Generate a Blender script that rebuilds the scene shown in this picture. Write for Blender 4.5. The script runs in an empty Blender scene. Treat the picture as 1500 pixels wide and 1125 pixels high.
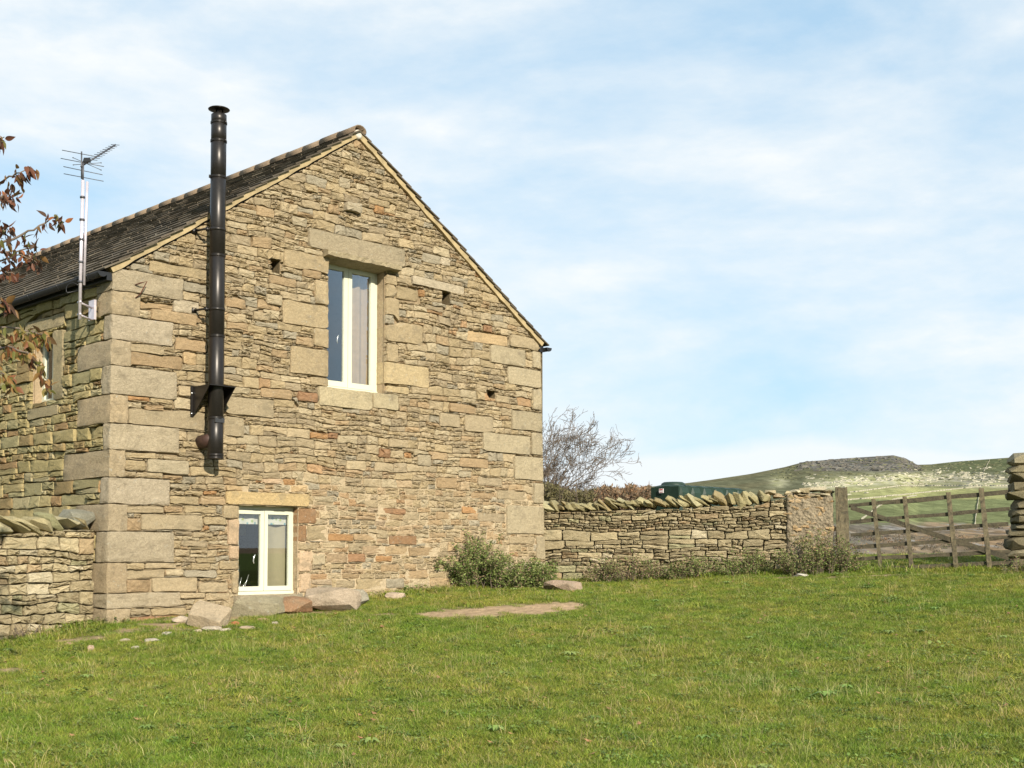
import bpy, bmesh, math, random
import numpy as np
from math import sin, cos, tan, radians, pi, sqrt, atan2
from mathutils import Vector, Matrix

random.seed(7)
sc = bpy.context.scene
COL = sc.collection

# ------------------------------------------------------------------ camera
F = 1775.0; PITCH = radians(2.5); EYE = 1.6; PPY = 810 - F*tan(PITCH)
cam_d = bpy.data.cameras.new("camera"); cam = bpy.data.objects.new("camera", cam_d); COL.objects.link(cam)
cam.location = (0, 0, EYE); cam.rotation_euler = (pi/2 + PITCH, 0, 0)
cam_d.sensor_width = 36; cam_d.lens = F/1500*36; cam_d.shift_y = (PPY-562.5)/1500
cam_d.clip_start = .1; cam_d.clip_end = 20000
sc.camera = cam

# ------------------------------------------------------------------ light
SUN_EL = radians(27)
SUN_H = Vector((.414, -.911, 0)).normalized()          # horizontal direction towards the sun
sun_dir = Vector((SUN_H.x*cos(SUN_EL), SUN_H.y*cos(SUN_EL), sin(SUN_EL)))
sd = bpy.data.lights.new("sun", 'SUN'); sun = bpy.data.objects.new("sun", sd); COL.objects.link(sun)
sd.energy = 4.6; sd.angle = radians(.55); sd.color = (1, .92, .78)
sun.rotation_euler = sun_dir.to_track_quat('Z', 'Y').to_euler()

W = bpy.data.worlds.new("World"); sc.world = W; W.use_nodes = True
nt = W.node_tree; nt.nodes.clear()
def N(t, **k):
    n = nt.nodes.new(t)
    for a, b in k.items(): setattr(n, a, b)
    return n
out = N('ShaderNodeOutputWorld'); bg = N('ShaderNodeBackground'); bg.inputs[1].default_value = .1
sky = N('ShaderNodeTexSky', sky_type='NISHITA'); sky.sun_disc = False
sky.sun_elevation = SUN_EL; sky.sun_rotation = atan2(SUN_H.x, SUN_H.y)
sky.air_density = .9; sky.dust_density = .25; sky.ozone_density = 1.3
tc = N('ShaderNodeTexCoord'); mp = N('ShaderNodeMapping'); mp.inputs['Scale'].default_value = (1.0, 1.0, 2.6)
mp.inputs['Rotation'].default_value = (0, radians(18), radians(10)); mp.inputs['Location'].default_value = (2.7, .5, 1.15)
n1 = N('ShaderNodeTexNoise'); n1.inputs['Scale'].default_value = 2.5; n1.inputs['Detail'].default_value = 9; n1.inputs['Roughness'].default_value = .58; n1.inputs['Distortion'].default_value = .2
r1 = N('ShaderNodeValToRGB'); r1.color_ramp.elements[0].position = .38; r1.color_ramp.elements[1].position = .60
r1.color_ramp.elements[0].color = (.04,)*3+(1,); r1.color_ramp.elements[1].color = (.95,)*3+(1,)
n2 = N('ShaderNodeTexNoise'); n2.inputs['Scale'].default_value = 9; n2.inputs['Detail'].default_value = 7; n2.inputs['Roughness'].default_value = .6
r2 = N('ShaderNodeMapRange'); r2.inputs['From Min'].default_value = .3; r2.inputs['From Max'].default_value = .7; r2.inputs['To Min'].default_value = .5; r2.inputs['To Max'].default_value = 1.08
# low bank of white cloud just over the horizon
sep = N('ShaderNodeSeparateXYZ'); hz = N('ShaderNodeMapRange'); hz.inputs['From Min'].default_value = .100; hz.inputs['From Max'].default_value = .078
n3 = N('ShaderNodeTexNoise'); n3.inputs['Scale'].default_value = 5; n3.inputs['Detail'].default_value = 6
ad = N('ShaderNodeMath', operation='MULTIPLY_ADD'); ad.inputs[1].default_value = .09; 
mx = N('ShaderNodeMath', operation='MULTIPLY'); mm = N('ShaderNodeMath', operation='MAXIMUM'); hm = N('ShaderNodeMath', operation='MULTIPLY'); hm.inputs[1].default_value = .9
mix = N('ShaderNodeMix', data_type='RGBA'); tint = N('ShaderNodeMix', data_type='RGBA', blend_type='MULTIPLY'); tint.inputs[0].default_value = 1
L = nt.links.new
L(tc.outputs['Generated'], mp.inputs[0]); L(mp.outputs[0], n1.inputs[0]); L(mp.outputs[0], n2.inputs[0])
L(n1.outputs[0], r1.inputs[0]); L(n2.outputs[0], r2.inputs[0]); L(r1.outputs[0], mx.inputs[0]); L(r2.outputs[0], mx.inputs[1])
L(tc.outputs['Generated'], sep.inputs[0]); L(tc.outputs['Generated'], n3.inputs[0])
L(n3.outputs[0], ad.inputs[0]); L(sep.outputs[2], ad.inputs[2]); 
sub = N('ShaderNodeMath', operation='SUBTRACT'); sub.inputs[1].default_value = .045; L(ad.outputs[0], sub.inputs[0])
L(sub.outputs[0], hz.inputs[0]); L(hz.outputs[0], hm.inputs[0]); L(hm.outputs[0], mm.inputs[0]); L(mx.outputs[0], mm.inputs[1])
L(mm.outputs[0], mix.inputs[0]); gm = N('ShaderNodeGamma'); gm.inputs[1].default_value = .22; L(sky.outputs[0], gm.inputs[0]); L(gm.outputs[0], tint.inputs[6]); tint.inputs[7].default_value = (2.66, 3.62, 4.28, 1)
L(tint.outputs[2], mix.inputs[6]); mix.inputs[7].default_value = (6.15, 6.4, 6.5, 1)
L(mix.outputs[2], bg.inputs[0]); L(bg.outputs[0], out.inputs[0])

sc.view_settings.view_transform = 'Standard'; sc.view_settings.look = 'None'
sc.view_settings.exposure = .64; sc.view_settings.gamma = 1
sc.render.engine = 'CYCLES'
try: sc.cycles.use_denoising = True
except Exception: pass
sc.cycles.max_bounces = 6; sc.cycles.transparent_max_bounces = 12

# ------------------------------------------------------------------ numeric helpers
def vn(x, y, seed=0):
    """smooth value noise in -1..1"""
    x = np.asarray(x, float); y = np.asarray(y, float)
    xi = np.floor(x).astype(np.int64); yi = np.floor(y).astype(np.int64); fx = x-xi; fy = y-yi
    fx = fx*fx*(3-2*fx); fy = fy*fy*(3-2*fy)
    def h(a, b):
        n = (a*374761393 + b*668265263 + seed*974634777) & 0xffffffff
        n = ((n ^ (n >> 13))*1274126177) & 0xffffffff
        n = n ^ (n >> 16)
        return (n & 0xffff)/32767.5 - 1
    return (h(xi, yi)*(1-fx)+h(xi+1, yi)*fx)*(1-fy) + (h(xi, yi+1)*(1-fx)+h(xi+1, yi+1)*fx)*fy
def fbm(x, y, seed=0, o=4):
    s = 0; a = 1; t = 0
    for i in range(o):
        s = s + a*vn(np.asarray(x)*2**i, np.asarray(y)*2**i, seed+i*17); t += a; a *= .5
    return s/t
def ray(px, py):
    x = (px-750)/F; y = (PPY-py)/F
    return Vector((x, cos(PITCH)-y*sin(PITCH), sin(PITCH)+y*cos(PITCH)))
def at(px, py, Y):                                     # pixel -> world point at forward distance Y
    r = ray(px, py); return Vector((0, 0, EYE)) + r*(Y/r.y)
class Plane:
    def __init__(s, o, d, n):
        s.o = Vector((o[0], o[1], 0)); s.u = Vector((d[0], d[1], 0)).normalized(); s.n = Vector((n[0], n[1], 0)).normalized()
    def px(s, px, py, d=0):
        r = ray(px, py); c = Vector((0, 0, EYE)); o = s.o + s.n*d
        t = (o-c).dot(s.n)/r.dot(s.n); p = c + r*t
        return ((p-o).dot(s.u), p.z)
    def pt(s, a, z, d=0):
        return s.o + s.u*a + s.n*d + Vector((0, 0, z))
def srgb(r, g, b):
    return tuple(((c/255)/12.92 if c/255 <= .04045 else ((c/255+.055)/1.055)**2.4) for c in (r, g, b))

# ------------------------------------------------------------------ materials
def newmat(name):
    m = bpy.data.materials.new(name); m.use_nodes = True; t = m.node_tree; t.nodes.clear()
    o = t.nodes.new('ShaderNodeOutputMaterial'); p = t.nodes.new('ShaderNodeBsdfPrincipled')
    t.links.new(p.outputs[0], o.inputs[0]); return m, t, p, o
def nd(t, k, **kw):
    n = t.nodes.new(k)
    for a, b in kw.items(): setattr(n, a, b)
    return n
def noise(t, vec, scale, detail=5, rough=.6, dist=0):
    n = nd(t, 'ShaderNodeTexNoise'); n.inputs['Scale'].default_value = scale; n.inputs['Detail'].default_value = detail
    n.inputs['Roughness'].default_value = rough; n.inputs['Distortion'].default_value = dist
    if vec is not None: t.links.new(vec, n.inputs['Vector'])
    return n
def mrange(t, v, a, b, c, d):
    n = nd(t, 'ShaderNodeMapRange'); t.links.new(v, n.inputs[0])
    for i, q in enumerate((a, b, c, d)): n.inputs[i+1].default_value = q
    return n.outputs[0]
def mixc(t, f, a, b, mode='MIX'):
    n = nd(t, 'ShaderNodeMix', data_type='RGBA', blend_type=mode)
    for i, q in ((0, f), (6, a), (7, b)):
        if hasattr(q, 'links'): t.links.new(q, n.inputs[i])
        elif isinstance(q, (int, float)): n.inputs[i].default_value = q
        else: n.inputs[i].default_value = tuple(q)+(1,)
    return n.outputs[2]
def bump(t, p, h, strength, dist):
    b = nd(t, 'ShaderNodeBump'); b.inputs['Strength'].default_value = strength; b.inputs['Distance'].default_value = dist
    t.links.new(h, b.inputs['Height']); t.links.new(b.outputs[0], p.inputs['Normal']); return b

def stone_mat(name, lichen=.35, bumpd=.03, dark=(.10, .09, .06), stretch=2.2):
    m, t, p, o = newmat(name)
    at_ = nd(t, 'ShaderNodeAttribute', attribute_name='col'); g = nd(t, 'ShaderNodeNewGeometry')
    mpn = nd(t, 'ShaderNodeMapping'); mpn.inputs['Scale'].default_value = (1, 1, stretch); t.links.new(g.outputs['Position'], mpn.inputs[0])
    v = mpn.outputs[0]
    big = noise(t, v, 5, 5, .65); mid = noise(t, v, 24, 9, .78, .5); fine = noise(t, g.outputs['Position'], 130, 5, .75)
    c = mixc(t, 1, at_.outputs[0], mixc(t, mrange(t, mid.outputs[0], .3, .7, 0, 1), (.74, .72, .70), (1.22, 1.2, 1.18)), 'MULTIPLY')
    c = mixc(t, 1, c, mixc(t, mrange(t, fine.outputs[0], .3, .7, 0, 1), (.62, .61, .60), (1.38, 1.38, 1.38)), 'MULTIPLY')
    c = mixc(t, mrange(t, big.outputs[0], .52, .72, 0, lichen), c, dark)          # weather staining
    l2 = noise(t, g.outputs['Position'], 14, 7, .75)
    c = mixc(t, mrange(t, l2.outputs[0], .60, .68, 0, lichen), c, (.42, .41, .34))  # pale lichen crusts
    t.links.new(c, p.inputs['Base Color']); p.inputs['Roughness'].default_value = .93
    p.inputs['Specular IOR Level'].default_value = .15
    h = nd(t, 'ShaderNodeMath', operation='MULTIPLY_ADD'); t.links.new(mid.outputs[0], h.inputs[0]); h.inputs[1].default_value = 1.0
    h2 = nd(t, 'ShaderNodeMath', operation='MULTIPLY_ADD'); t.links.new(fine.outputs[0], h2.inputs[0]); h2.inputs[1].default_value = .3; t.links.new(big.outputs[0], h2.inputs[2])
    t.links.new(h2.outputs[0], h.inputs[2])
    bump(t, p, h.outputs[0], 1.0, bumpd); return m
def simple(name, col, rough=.6, metal=0, nz=None, spec=.4, bumpd=0, vary=.25):
    m, t, p, o = newmat(name)
    p.inputs['Roughness'].default_value = rough; p.inputs['Metallic'].default_value = metal; p.inputs['Specular IOR Level'].default_value = spec
    if nz:
        tcn = nd(t, 'ShaderNodeTexCoord'); n = noise(t, tcn.outputs['Object'], nz, 6, .65)
        f = mrange(t, n.outputs[0], .3, .7, 0, 1)
        c = mixc(t, f, tuple(x*(1-vary) for x in col), tuple(min(1, x*(1+vary)) for x in col)); t.links.new(c, p.inputs['Base Color'])
        if bumpd: bump(t, p, n.outputs[0], .8, bumpd)
    else: p.inputs['Base Color'].default_value = tuple(col)+(1,)
    return m
def leafmat(name, rough=.5, trans=.35, wn=None, tint=((1, 1, 1), (1, 1, 1))):
    m, t, p, o = newmat(name)
    a = nd(t, 'ShaderNodeAttribute', attribute_name='col'); c = a.outputs[0]
    if wn:
        g = nd(t, 'ShaderNodeNewGeometry'); n = noise(t, g.outputs['Position'], wn, 4, .6); n_b = noise(t, g.outputs['Position'], wn*5, 3, .6)
        f = nd(t, 'ShaderNodeMath', operation='ADD'); t.links.new(n.outputs[0], f.inputs[0]); t.links.new(n_b.outputs[0], f.inputs[1])
        c = mixc(t, 1, c, mixc(t, mrange(t, f.outputs[0], .8, 1.25, 0, 1), tint[0], tint[1]), 'MULTIPLY')
        oi = nd(t, 'ShaderNodeObjectInfo')
        c = mixc(t, 1, c, mixc(t, oi.outputs['Random'], (.62, .66, .6), (1.36, 1.3, 1.3)), 'MULTIPLY')
    t.links.new(c, p.inputs['Base Color']); p.inputs['Roughness'].default_value = rough; p.inputs['Specular IOR Level'].default_value = .25
    tr = nd(t, 'ShaderNodeBsdfTranslucent'); t.links.new(c, tr.inputs[0]); mxs = nd(t, 'ShaderNodeMixShader'); mxs.inputs[0].default_value = trans
    t.links.new(p.outputs[0], mxs.inputs[1]); t.links.new(tr.outputs[0], mxs.inputs[2]); t.links.new(mxs.outputs[0], o.inputs[0]); return m

M = {}
M['stone'] = stone_mat('sandstone', .35, .024, stretch=1.35)
M['quoin'] = stone_mat('dressed_gritstone', .7, .03, (.22, .18, .12), 1.2); M['side'] = stone_mat('side_sandstone', .4, .018, (.13, .12, .06), 1.4)
M['field'] = stone_mat('field_stone', .4, .026, (.13, .125, .07), 1.4)
M['mortar'] = stone_mat('lime_mortar', .15, .02, (.16, .13, .09), 1.0)
M['slate'] = stone_mat('roof_slate', .35, .006, (.09, .08, .06), 1.0)
M['black'] = simple('black_enamel', (.027, .023, .020), .36, .5, 30, .5, vary=.2)
M['plastic'] = simple('black_plastic', (.012, .012, .013), .4, 0, 30, .5)
M['verge'] = simple('sandy_verge_mortar', (.38, .295, .165), .95, 0, 7, .1, .012, .25)
M['white_mortar'] = simple('pale_ridge_mortar', (.55, .5, .42), .95, 0, 14, .1, .006)
M['galv'] = simple('pale_galvanised_steel', (.62, .56, .60), .35, .35, 12, .5, vary=.15)
M['alu'] = simple('dull_aluminium', (.10, .10, .11), .5, .5)
M['frame'] = simple('cream_painted_timber', (.57, .57, .44), .45, 0, 3, .4, vary=.05)
M['handle'] = simple('steel_handle', (.8, .8, .78), .25, .8)
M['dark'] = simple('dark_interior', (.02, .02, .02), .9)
M['curtain'] = simple('beige_curtain', (.33, .24, .145), .9, 0, 9, .1, 0, .12)
M['cream_blind'] = simple('cream_curtain', (.31, .27, .18), .9, 0, 5, .1, 0, .08)
M['rust'] = simple('rusty_iron', (.10, .035, .02), .85, .2, 30, .3)
M['brownpipe'] = simple('brown_flue_elbow', (.05, .025, .018), .6, 0, 20, .4)
M['bark'] = simple('grey_bark', (.10, .085, .065), .95, 0, 8, .1, .01, .35)
M['twig'] = simple('reddish_twig', (.16, .125, .095), .9, 0, 8, .1, 0, .3)
M['leaf'] = leafmat('leaf'); M['bushleaf'] = leafmat('bush_leaf', .55, .25)
M['grassblade'] = leafmat('grass_blade', .55, .3, .55, ((.78, .95, .75), (1.28, 1.1, 1.15)))

def wood_mat(name='weathered_oak', k=1.):
    m, t, p, o = newmat(name); g = nd(t, 'ShaderNodeTexCoord'); a = nd(t, 'ShaderNodeAttribute', attribute_name='grain')
    n = noise(t, g.outputs['Object'], 9, 7, .7, .6); n2_ = noise(t, g.outputs['Object'], 60, 3, .6)
    c = mixc(t, mrange(t, n.outputs[0], .35, .65, 0, 1), (.045*k, .037*k, .022*k), (.17*k, .135*k, .075*k))
    c = mixc(t, mrange(t, n2_.outputs[0], .55, .7, 0, .5), c, (.13, .135, .07)); t.links.new(c, p.inputs['Base Color'])
    p.inputs['Roughness'].default_value = .9; bump(t, p, n.outputs[0], 1, .015); return m
M['wood'] = wood_mat(); M['wood_dark'] = wood_mat('darker_oak', .5)  # same oak in a darker tone for the gate's bars and brace
def rough_mortar():
    m, t, p, o = newmat('rubbly_concrete'); g = nd(t, 'ShaderNodeNewGeometry')
    n = noise(t, g.outputs['Position'], 12, 8, .8, .3); n2_ = noise(t, g.outputs['Position'], 45, 5, .7); v = nd(t, 'ShaderNodeTexVoronoi'); v.inputs['Scale'].default_value = 22; t.links.new(g.outputs['Position'], v.inputs[0])
    c = mixc(t, mrange(t, n.outputs[0], .35, .65, 0, 1), (.11, .085, .052), (.36, .29, .19))
    c = mixc(t, mrange(t, n2_.outputs[0], .58, .7, 0, .7), c, (.42, .36, .25)); t.links.new(c, p.inputs['Base Color'])
    p.inputs['Roughness'].default_value = .95
    h = nd(t, 'ShaderNodeMath', operation='ADD'); t.links.new(n.outputs[0], h.inputs[0]); t.links.new(v.outputs[0], h.inputs[1]); bump(t, p, h.outputs[0], .9, .03); return m
M['rubblymortar'] = rough_mortar()
def glass_mat(name, tintc, refl=.25):
    m, t, p, o = newmat(name); t.nodes.remove(p)
    tr = nd(t, 'ShaderNodeBsdfTransparent'); tr.inputs[0].default_value = tuple(tintc)+(1,)
    gl = nd(t, 'ShaderNodeBsdfGlossy'); gl.inputs['Roughness'].default_value = .01; gl.inputs[0].default_value = (.9, .95, 1, 1)
    fr = nd(t, 'ShaderNodeFresnel'); fr.inputs[0].default_value = 1.5; ma = nd(t, 'ShaderNodeMath', operation='MULTIPLY_ADD'); ma.inputs[1].default_value = 1.0; ma.inputs[2].default_value = refl-.08
    t.links.new(fr.outputs[0], ma.inputs[0]); mxs = nd(t, 'ShaderNodeMixShader'); t.links.new(ma.outputs[0], mxs.inputs[0])
    t.links.new(tr.outputs[0], mxs.inputs[1]); t.links.new(gl.outputs[0], mxs.inputs[2]); t.links.new(mxs.outputs[0], o.inputs[0]); return m
M['glass'] = glass_mat('window_glass', (.965, .975, .97), .10)

# ------------------------------------------------------------------ object helpers
ROOT = {}
def empty(name, loc, label, cat, group=None):
    o = bpy.data.objects.new(name, None); COL.objects.link(o); o.location = loc; o.empty_display_size = .2
    o['label'] = label; o['category'] = cat
    if group: o['group'] = group
    o['_w'] = tuple(loc); return o
def worldloc(o):
    v = Vector((0, 0, 0))
    while o is not None: v += Vector(o.location); o = o.parent
    return v
def build(name, verts, faces, mat, parent=None, col=None, smooth=True, loc=None, kind=None, label=None, cat=None, group=None, sharp=0):
    """verts are world positions; the object sits at loc (or at its own centre) under parent"""
    V = np.array([tuple(v) for v in verts], dtype=float) if not isinstance(verts, np.ndarray) else verts
    if loc is None:
        c = V.mean(0) if len(V) else np.zeros(3)
        if parent is None or True: loc = Vector(c)
    loc = Vector(loc)
    me = bpy.data.meshes.new(name); me.from_pydata((V-np.array(loc)).tolist(), [], faces)
    if col is not None:
        ca = me.color_attributes.new('col', 'FLOAT_COLOR', 'POINT')
        c = np.ones((len(V), 4)); cc = np.asarray(col, float)
        c[:, :3] = cc if cc.ndim == 2 else cc[None, :]
        ca.data.foreach_set('color', c.ravel())
    if smooth:
        me.polygons.foreach_set('use_smooth', [True]*len(me.polygons))
        if sharp: me.update(); me.set_sharp_from_angle(angle=radians(sharp))
    mats = mat if isinstance(mat, (list, tuple)) else [mat]
    for m_ in mats: me.materials.append(m_)
    me.update()
    o = bpy.data.objects.new(name, me); COL.objects.link(o)
    if parent is not None:
        o.parent = parent; o.location = loc - worldloc(parent)
    else: o.location = loc
    if kind: o['kind'] = kind
    if label: o['label'] = label
    if cat: o['category'] = cat
    if group: o['group'] = group
    return o
class MB:
    def __init__(s): s.v = []; s.f = []; s.c = []
    def add(s, v, f, c=None):
        b = len(s.v); s.v += [tuple(x) for x in v]; s.f += [tuple(i+b for i in q) for q in f]
        if c is not None: s.c += ([tuple(c)]*len(v) if not hasattr(c[0], '__len__') else [tuple(x) for x in c])
    def build(s, name, mat, parent=None, **k):
        return build(name, s.v, s.f, mat, parent, col=np.array(s.c) if len(s.c) == len(s.v) and s.c else None, **k)
BOXF = [(0, 3, 2, 1), (4, 5, 6, 7), (0, 1, 5, 4), (1, 2, 6, 5), (2, 3, 7, 6), (3, 0, 4, 7)]
def box8(mb, P, c=None): mb.add(P, BOXF, c)
def pbox(mb, pl, s0, s1, z0, z1, d0, d1, c=None):
    box8(mb, [pl.pt(s0, z0, d0), pl.pt(s1, z0, d0), pl.pt(s1, z0, d1), pl.pt(s0, z0, d1), pl.pt(s0, z1, d0), pl.pt(s1, z1, d0), pl.pt(s1, z1, d1), pl.pt(s0, z1, d1)], c)
def tube(mb, pts, rad, n=8, c=None, cap=True):
    pts = [Vector(p) for p in pts]; rads = rad if hasattr(rad, '__len__') else [rad]*len(pts)
    vs = []; fs = []; pu = None
    for i, p in enumerate(pts):
        d = (pts[min(i+1, len(pts)-1)] - pts[max(i-1, 0)])
        d = d.normalized() if d.length > 1e-9 else Vector((0, 0, 1))
        if pu is None:
            up = Vector((0, 0, 1)) if abs(d.z) < .9 else Vector((1, 0, 0)); a = d.cross(up).normalized()
        else:
            a = (pu - d*pu.dot(d)); a = a.normalized() if a.length > 1e-6 else d.orthogonal().normalized()
        pu = a; b = d.cross(a)
        for k in range(n):
            t = 2*pi*k/n; vs.append(p + (a*cos(t)+b*sin(t))*rads[i])
    for i in range(len(pts)-1):
        for k in range(n):
            k2 = (k+1) % n; fs.append((i*n+k, i*n+k2, (i+1)*n+k2, (i+1)*n+k))
    if cap: fs.append(tuple(range(n-1, -1, -1))); fs.append(tuple((len(pts)-1)*n+k for k in range(n)))
    mb.add(vs, fs, c)
def lathe(mb, base, prof, n=24, axis=Vector((0, 0, 1)), c=None):
    axis = Vector(axis).normalized(); a = axis.orthogonal().normalized(); b = axis.cross(a); vs = []; fs = []
    for r, h in prof:
        for k in range(n):
            t = 2*pi*k/n; vs.append(Vector(base)+axis*h+(a*cos(t)+b*sin(t))*r)
    for i in range(len(prof)-1):
        for k in range(n): fs.append((i*n+k, i*n+(k+1) % n, (i+1)*n+(k+1) % n, (i+1)*n+k))
    mb.add(vs, fs, c)

# ------------------------------------------------------------------ planes of the place
A = radians(44.6)
U = (sin(A), cos(A)); NG = (U[1], -U[0]); BACK = (-U[1], U[0])
C0 = at(157, 810, 15.4)
G = Plane((C0.x, C0.y), U, NG)                 # gable: s runs right, d outwards
SD = Plane((C0.x, C0.y), BACK, (-U[0], -U[1])) # side wall: s runs away from the corner, d outwards
zt = G.px(166, 400); zb = G.px(157, 880)
BAT = (zt[0]-zb[0])/(zt[1]-zb[1])              # the corner leans in a little
def sleft(z): return zb[0] + BAT*(z-zb[1])
_r1 = G.px(791, 520); _r0 = G.px(798, 820)
def sright(z): return _r0[0] + (_r1[0]-_r0[0])/(_r1[1]-_r0[1])*(z-_r0[1])
APEX = G.px(527, 191, .06); EL = G.px(163, 391, .06); ER = G.px(798, 502, .06)
SLOPE_L = (APEX[1]-EL[1])/(APEX[0]-EL[0]); SLOPE_R = (APEX[1]-ER[1])/(ER[0]-APEX[0])
def roofz(s): return np.where(np.asarray(s) < APEX[0], APEX[1]-(APEX[0]-s)*SLOPE_L, APEX[1]-(s-APEX[0])*SLOPE_R)
WALLW = sright(1.5)
# drystone walls
LW = Plane((C0.x+BACK[0]*.28-.02, C0.y+BACK[1]*.28), (-U[0], -U[1]), NG)    # left wall: s runs left, away from the barn
cr = G.pt(WALLW, 0); RW0 = Vector((cr.x, cr.y, 0)) + Vector((BACK[0], BACK[1], 0))*.15
rwd = Vector((8.13-.56, 19.5-21.3, 0)).normalized(); RWN = Vector((rwd.y, -rwd.x, 0))
RW = Plane((RW0.x, RW0.y), (rwd.x, rwd.y), (RWN.x, RWN.y))                   # right wall: s runs right

# ------------------------------------------------------------------ ground height
CP = []
def cp(px, py, Y):
    p = at(px, py, Y); CP.append((p.x, p.y, p.z))
def cpp(pl, px, py):
    s, z = pl.px(px, py); p = pl.pt(s, z); CP.append((p.x, p.y, z))
cpp(G, 160, 913); cpp(G, 250, 905); cpp(G, 350, 893); cpp(G, 450, 885); cpp(G, 540, 876); cpp(G, 640, 864); cpp(G, 800, 852)
cpp(LW, 140, 915); cpp(LW, 60, 930); cpp(LW, 0, 944); cpp(RW, 900, 851); cpp(RW, 1000, 846); cpp(RW, 1100, 840); cpp(RW, 1230, 835); cpp(RW, 1400, 836); cpp(RW, 1500, 832)
cp(0, 1125, 7.9); cp(750, 1125, 8.2); cp(1500, 1125, 8.0); cp(750, 960, 13.2); cp(200, 960, 13.2); cp(1300, 930, 14.2)
cp(-400, 990, 12.5); cp(2100, 850, 18); cp(2200, 1100, 8); cp(-500, 1250, 6.5); cp(900, 1350, 5)
CPa = np.array(CP); 
def _k(r): return np.where(r > 0, r*r*np.log(r+1e-9), 0)
_n = len(CPa); _P = np.c_[np.ones(_n), CPa[:, :2]]
_K = _k(np.hypot(CPa[:, None, 0]-CPa[None, :, 0], CPa[:, None, 1]-CPa[None, :, 1])) + np.eye(_n)*.8
_A = np.block([[_K, _P], [_P.T, np.zeros((3, 3))]]); _w = np.linalg.solve(_A, np.r_[CPa[:, 2], 0, 0, 0])
SKY_PX = np.array([-3000, -800, 0, 800, 880, 950, 1010, 1040, 1100, 1150, 1180, 1240, 1310, 1328, 1345, 1365, 1400, 1500, 1700, 2300, 4500])
SKY_Y = np.array([780, 770, 765, 732, 722, 713, 707, 703, 694, 684, 676, 671, 666.5, 671, 680.5, 680, 676, 668.5, 655, 690, 770])
QR = np.array([420, 600, 800, 1100, 1500, 1900, 2200, 2500]); QV = np.array([0, .3, .43, .55, .68, .82, .93, 1.])
def near_h(X, Y):
    X = np.asarray(X, float); Y = np.asarray(Y, float); sh = X.shape; x = np.clip(X.ravel(), -12, 16); y = np.clip(Y.ravel(), 0, 24)
    o = np.empty(len(x))
    for i in range(0, len(x), 20000):
        a = x[i:i+20000]; b = y[i:i+20000]
        o[i:i+20000] = _k(np.hypot(a[:, None]-CPa[None, :, 0], b[:, None]-CPa[None, :, 1]))@_w[:_n] + _w[_n] + _w[_n+1]*a + _w[_n+2]*b
    o += .025*fbm(x*.9, y*.9, 5) 
    return o.reshape(sh)
def height(X, Y):
    X = np.asarray(X, float); Y = np.asarray(Y, float); R = np.hypot(X, Y)
    az = np.arctan2(X, Y); front = np.abs(az) < 1.1
    px = np.where(front, 750+F*np.tan(np.clip(az, -1.1, 1.1)), np.where(az > 0, 4500, -3000))
    nh = near_h(X, Y)
    sy = np.interp(px, SKY_PX, SKY_Y)
    q = np.interp(R, QR, QV); y = 840-(840-sy)*q
    ca = np.cos(np.clip(az, -1.1, 1.1)); hf = EYE + (810-y)/F*R*ca/1.0
    hf = hf + (fbm(X/60, Y/60, 9)*3.0*np.clip((R-420)/200, 0, 1) + fbm(X/14, Y/14, 19)*1.2)*np.clip((2450-R)/600, 0.0, 1)
    hf = np.where(R > 2500, hf - (R-2500)*.12, hf)
    mid = np.interp(R, [23, 27, 36, 60, 150, 300, 420], [0, -.15, -1.6, -6, -16, -17, 0])
    zmid = nh + mid
    w = np.clip((R-300)/120, 0, 1); w = w*w*(3-2*w)
    res = zmid*(1-w) + hf*w
    return np.where(front & (Y > 0), res, np.where(R < 24, nh, nh + (R-24)*.004))
_gx = np.arange(-16, 20.01, .15); _gy = np.arange(2, 36.01, .15); _GZ = height(*np.meshgrid(_gx, _gy)).tolist(); _gnx = len(_gx); _gny = len(_gy)
def gz(x, y):
    a = (x+16)/.15; b = (y-2)/.15; i = int(a); j = int(b)
    if not (0 <= i < _gnx-1 and 0 <= j < _gny-1): return float(height(np.array([x]), np.array([y]))[0])
    a -= i; b -= j; r0 = _GZ[j]; r1 = _GZ[j+1]
    return (r0[i]*(1-a)+r0[i+1]*a)*(1-b) + (r1[i]*(1-a)+r1[i+1]*a)*b

# ------------------------------------------------------------------ ground mesh (one sheet to the horizon)
EARTH = [at(735, 893, 16.6), at(810, 890, 16.9), at(660, 896, 16.2)]
def earth_mask(X, Y):
    """bare trodden earth: a strip in front of the bush, scraps by the window and by the left wall"""
    m = np.zeros_like(X)
    a = at(605, 897, 16.1); b = at(860, 889, 17.3)
    d = Vector((b.x-a.x, b.y-a.y)); Ln = d.length; d = d/Ln
    t = ((X-a.x)*d.x+(Y-a.y)*d.y)/Ln; w = (X-a.x)*(-d.y)+(Y-a.y)*d.x
    hw = .72*np.sqrt(np.clip(1-(2*t-1)**2, 0, 1))
    m = np.maximum(m, np.clip(1.45-np.abs(w + .12*fbm(X*2, Y*2, 3))/(hw+.01) + .45*fbm(X*5, Y*7, 33), 0, 1)*(t > 0)*(t < 1))
    for (px, py, Y0, rx, ry) in ((300, 916, 15.9, .95, .5), (345, 912, 16.1, .8, .35), (230, 935, 14.9, .7, .28), (120, 945, 14.4, .5, .2), (430, 903, 16.4, .95, .28), (10, 995, 12.4, .5, .25), (230, 922, 15.3, .6, .2), (830, 866, 19.6, .5, .2), (1160, 848, 19.6, .5, .15), (1300, 846, 19.2, 1.6, .18), (560, 892, 16.2, .5, .2)):
        p = at(px, py, Y0); r = np.hypot((X-p.x)/rx, (Y-p.y)/ry) + .35*fbm(X*3, Y*3, 8)
        m = np.maximum(m, np.clip(1.6-1.4*r, 0, .85))
    return m
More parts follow.
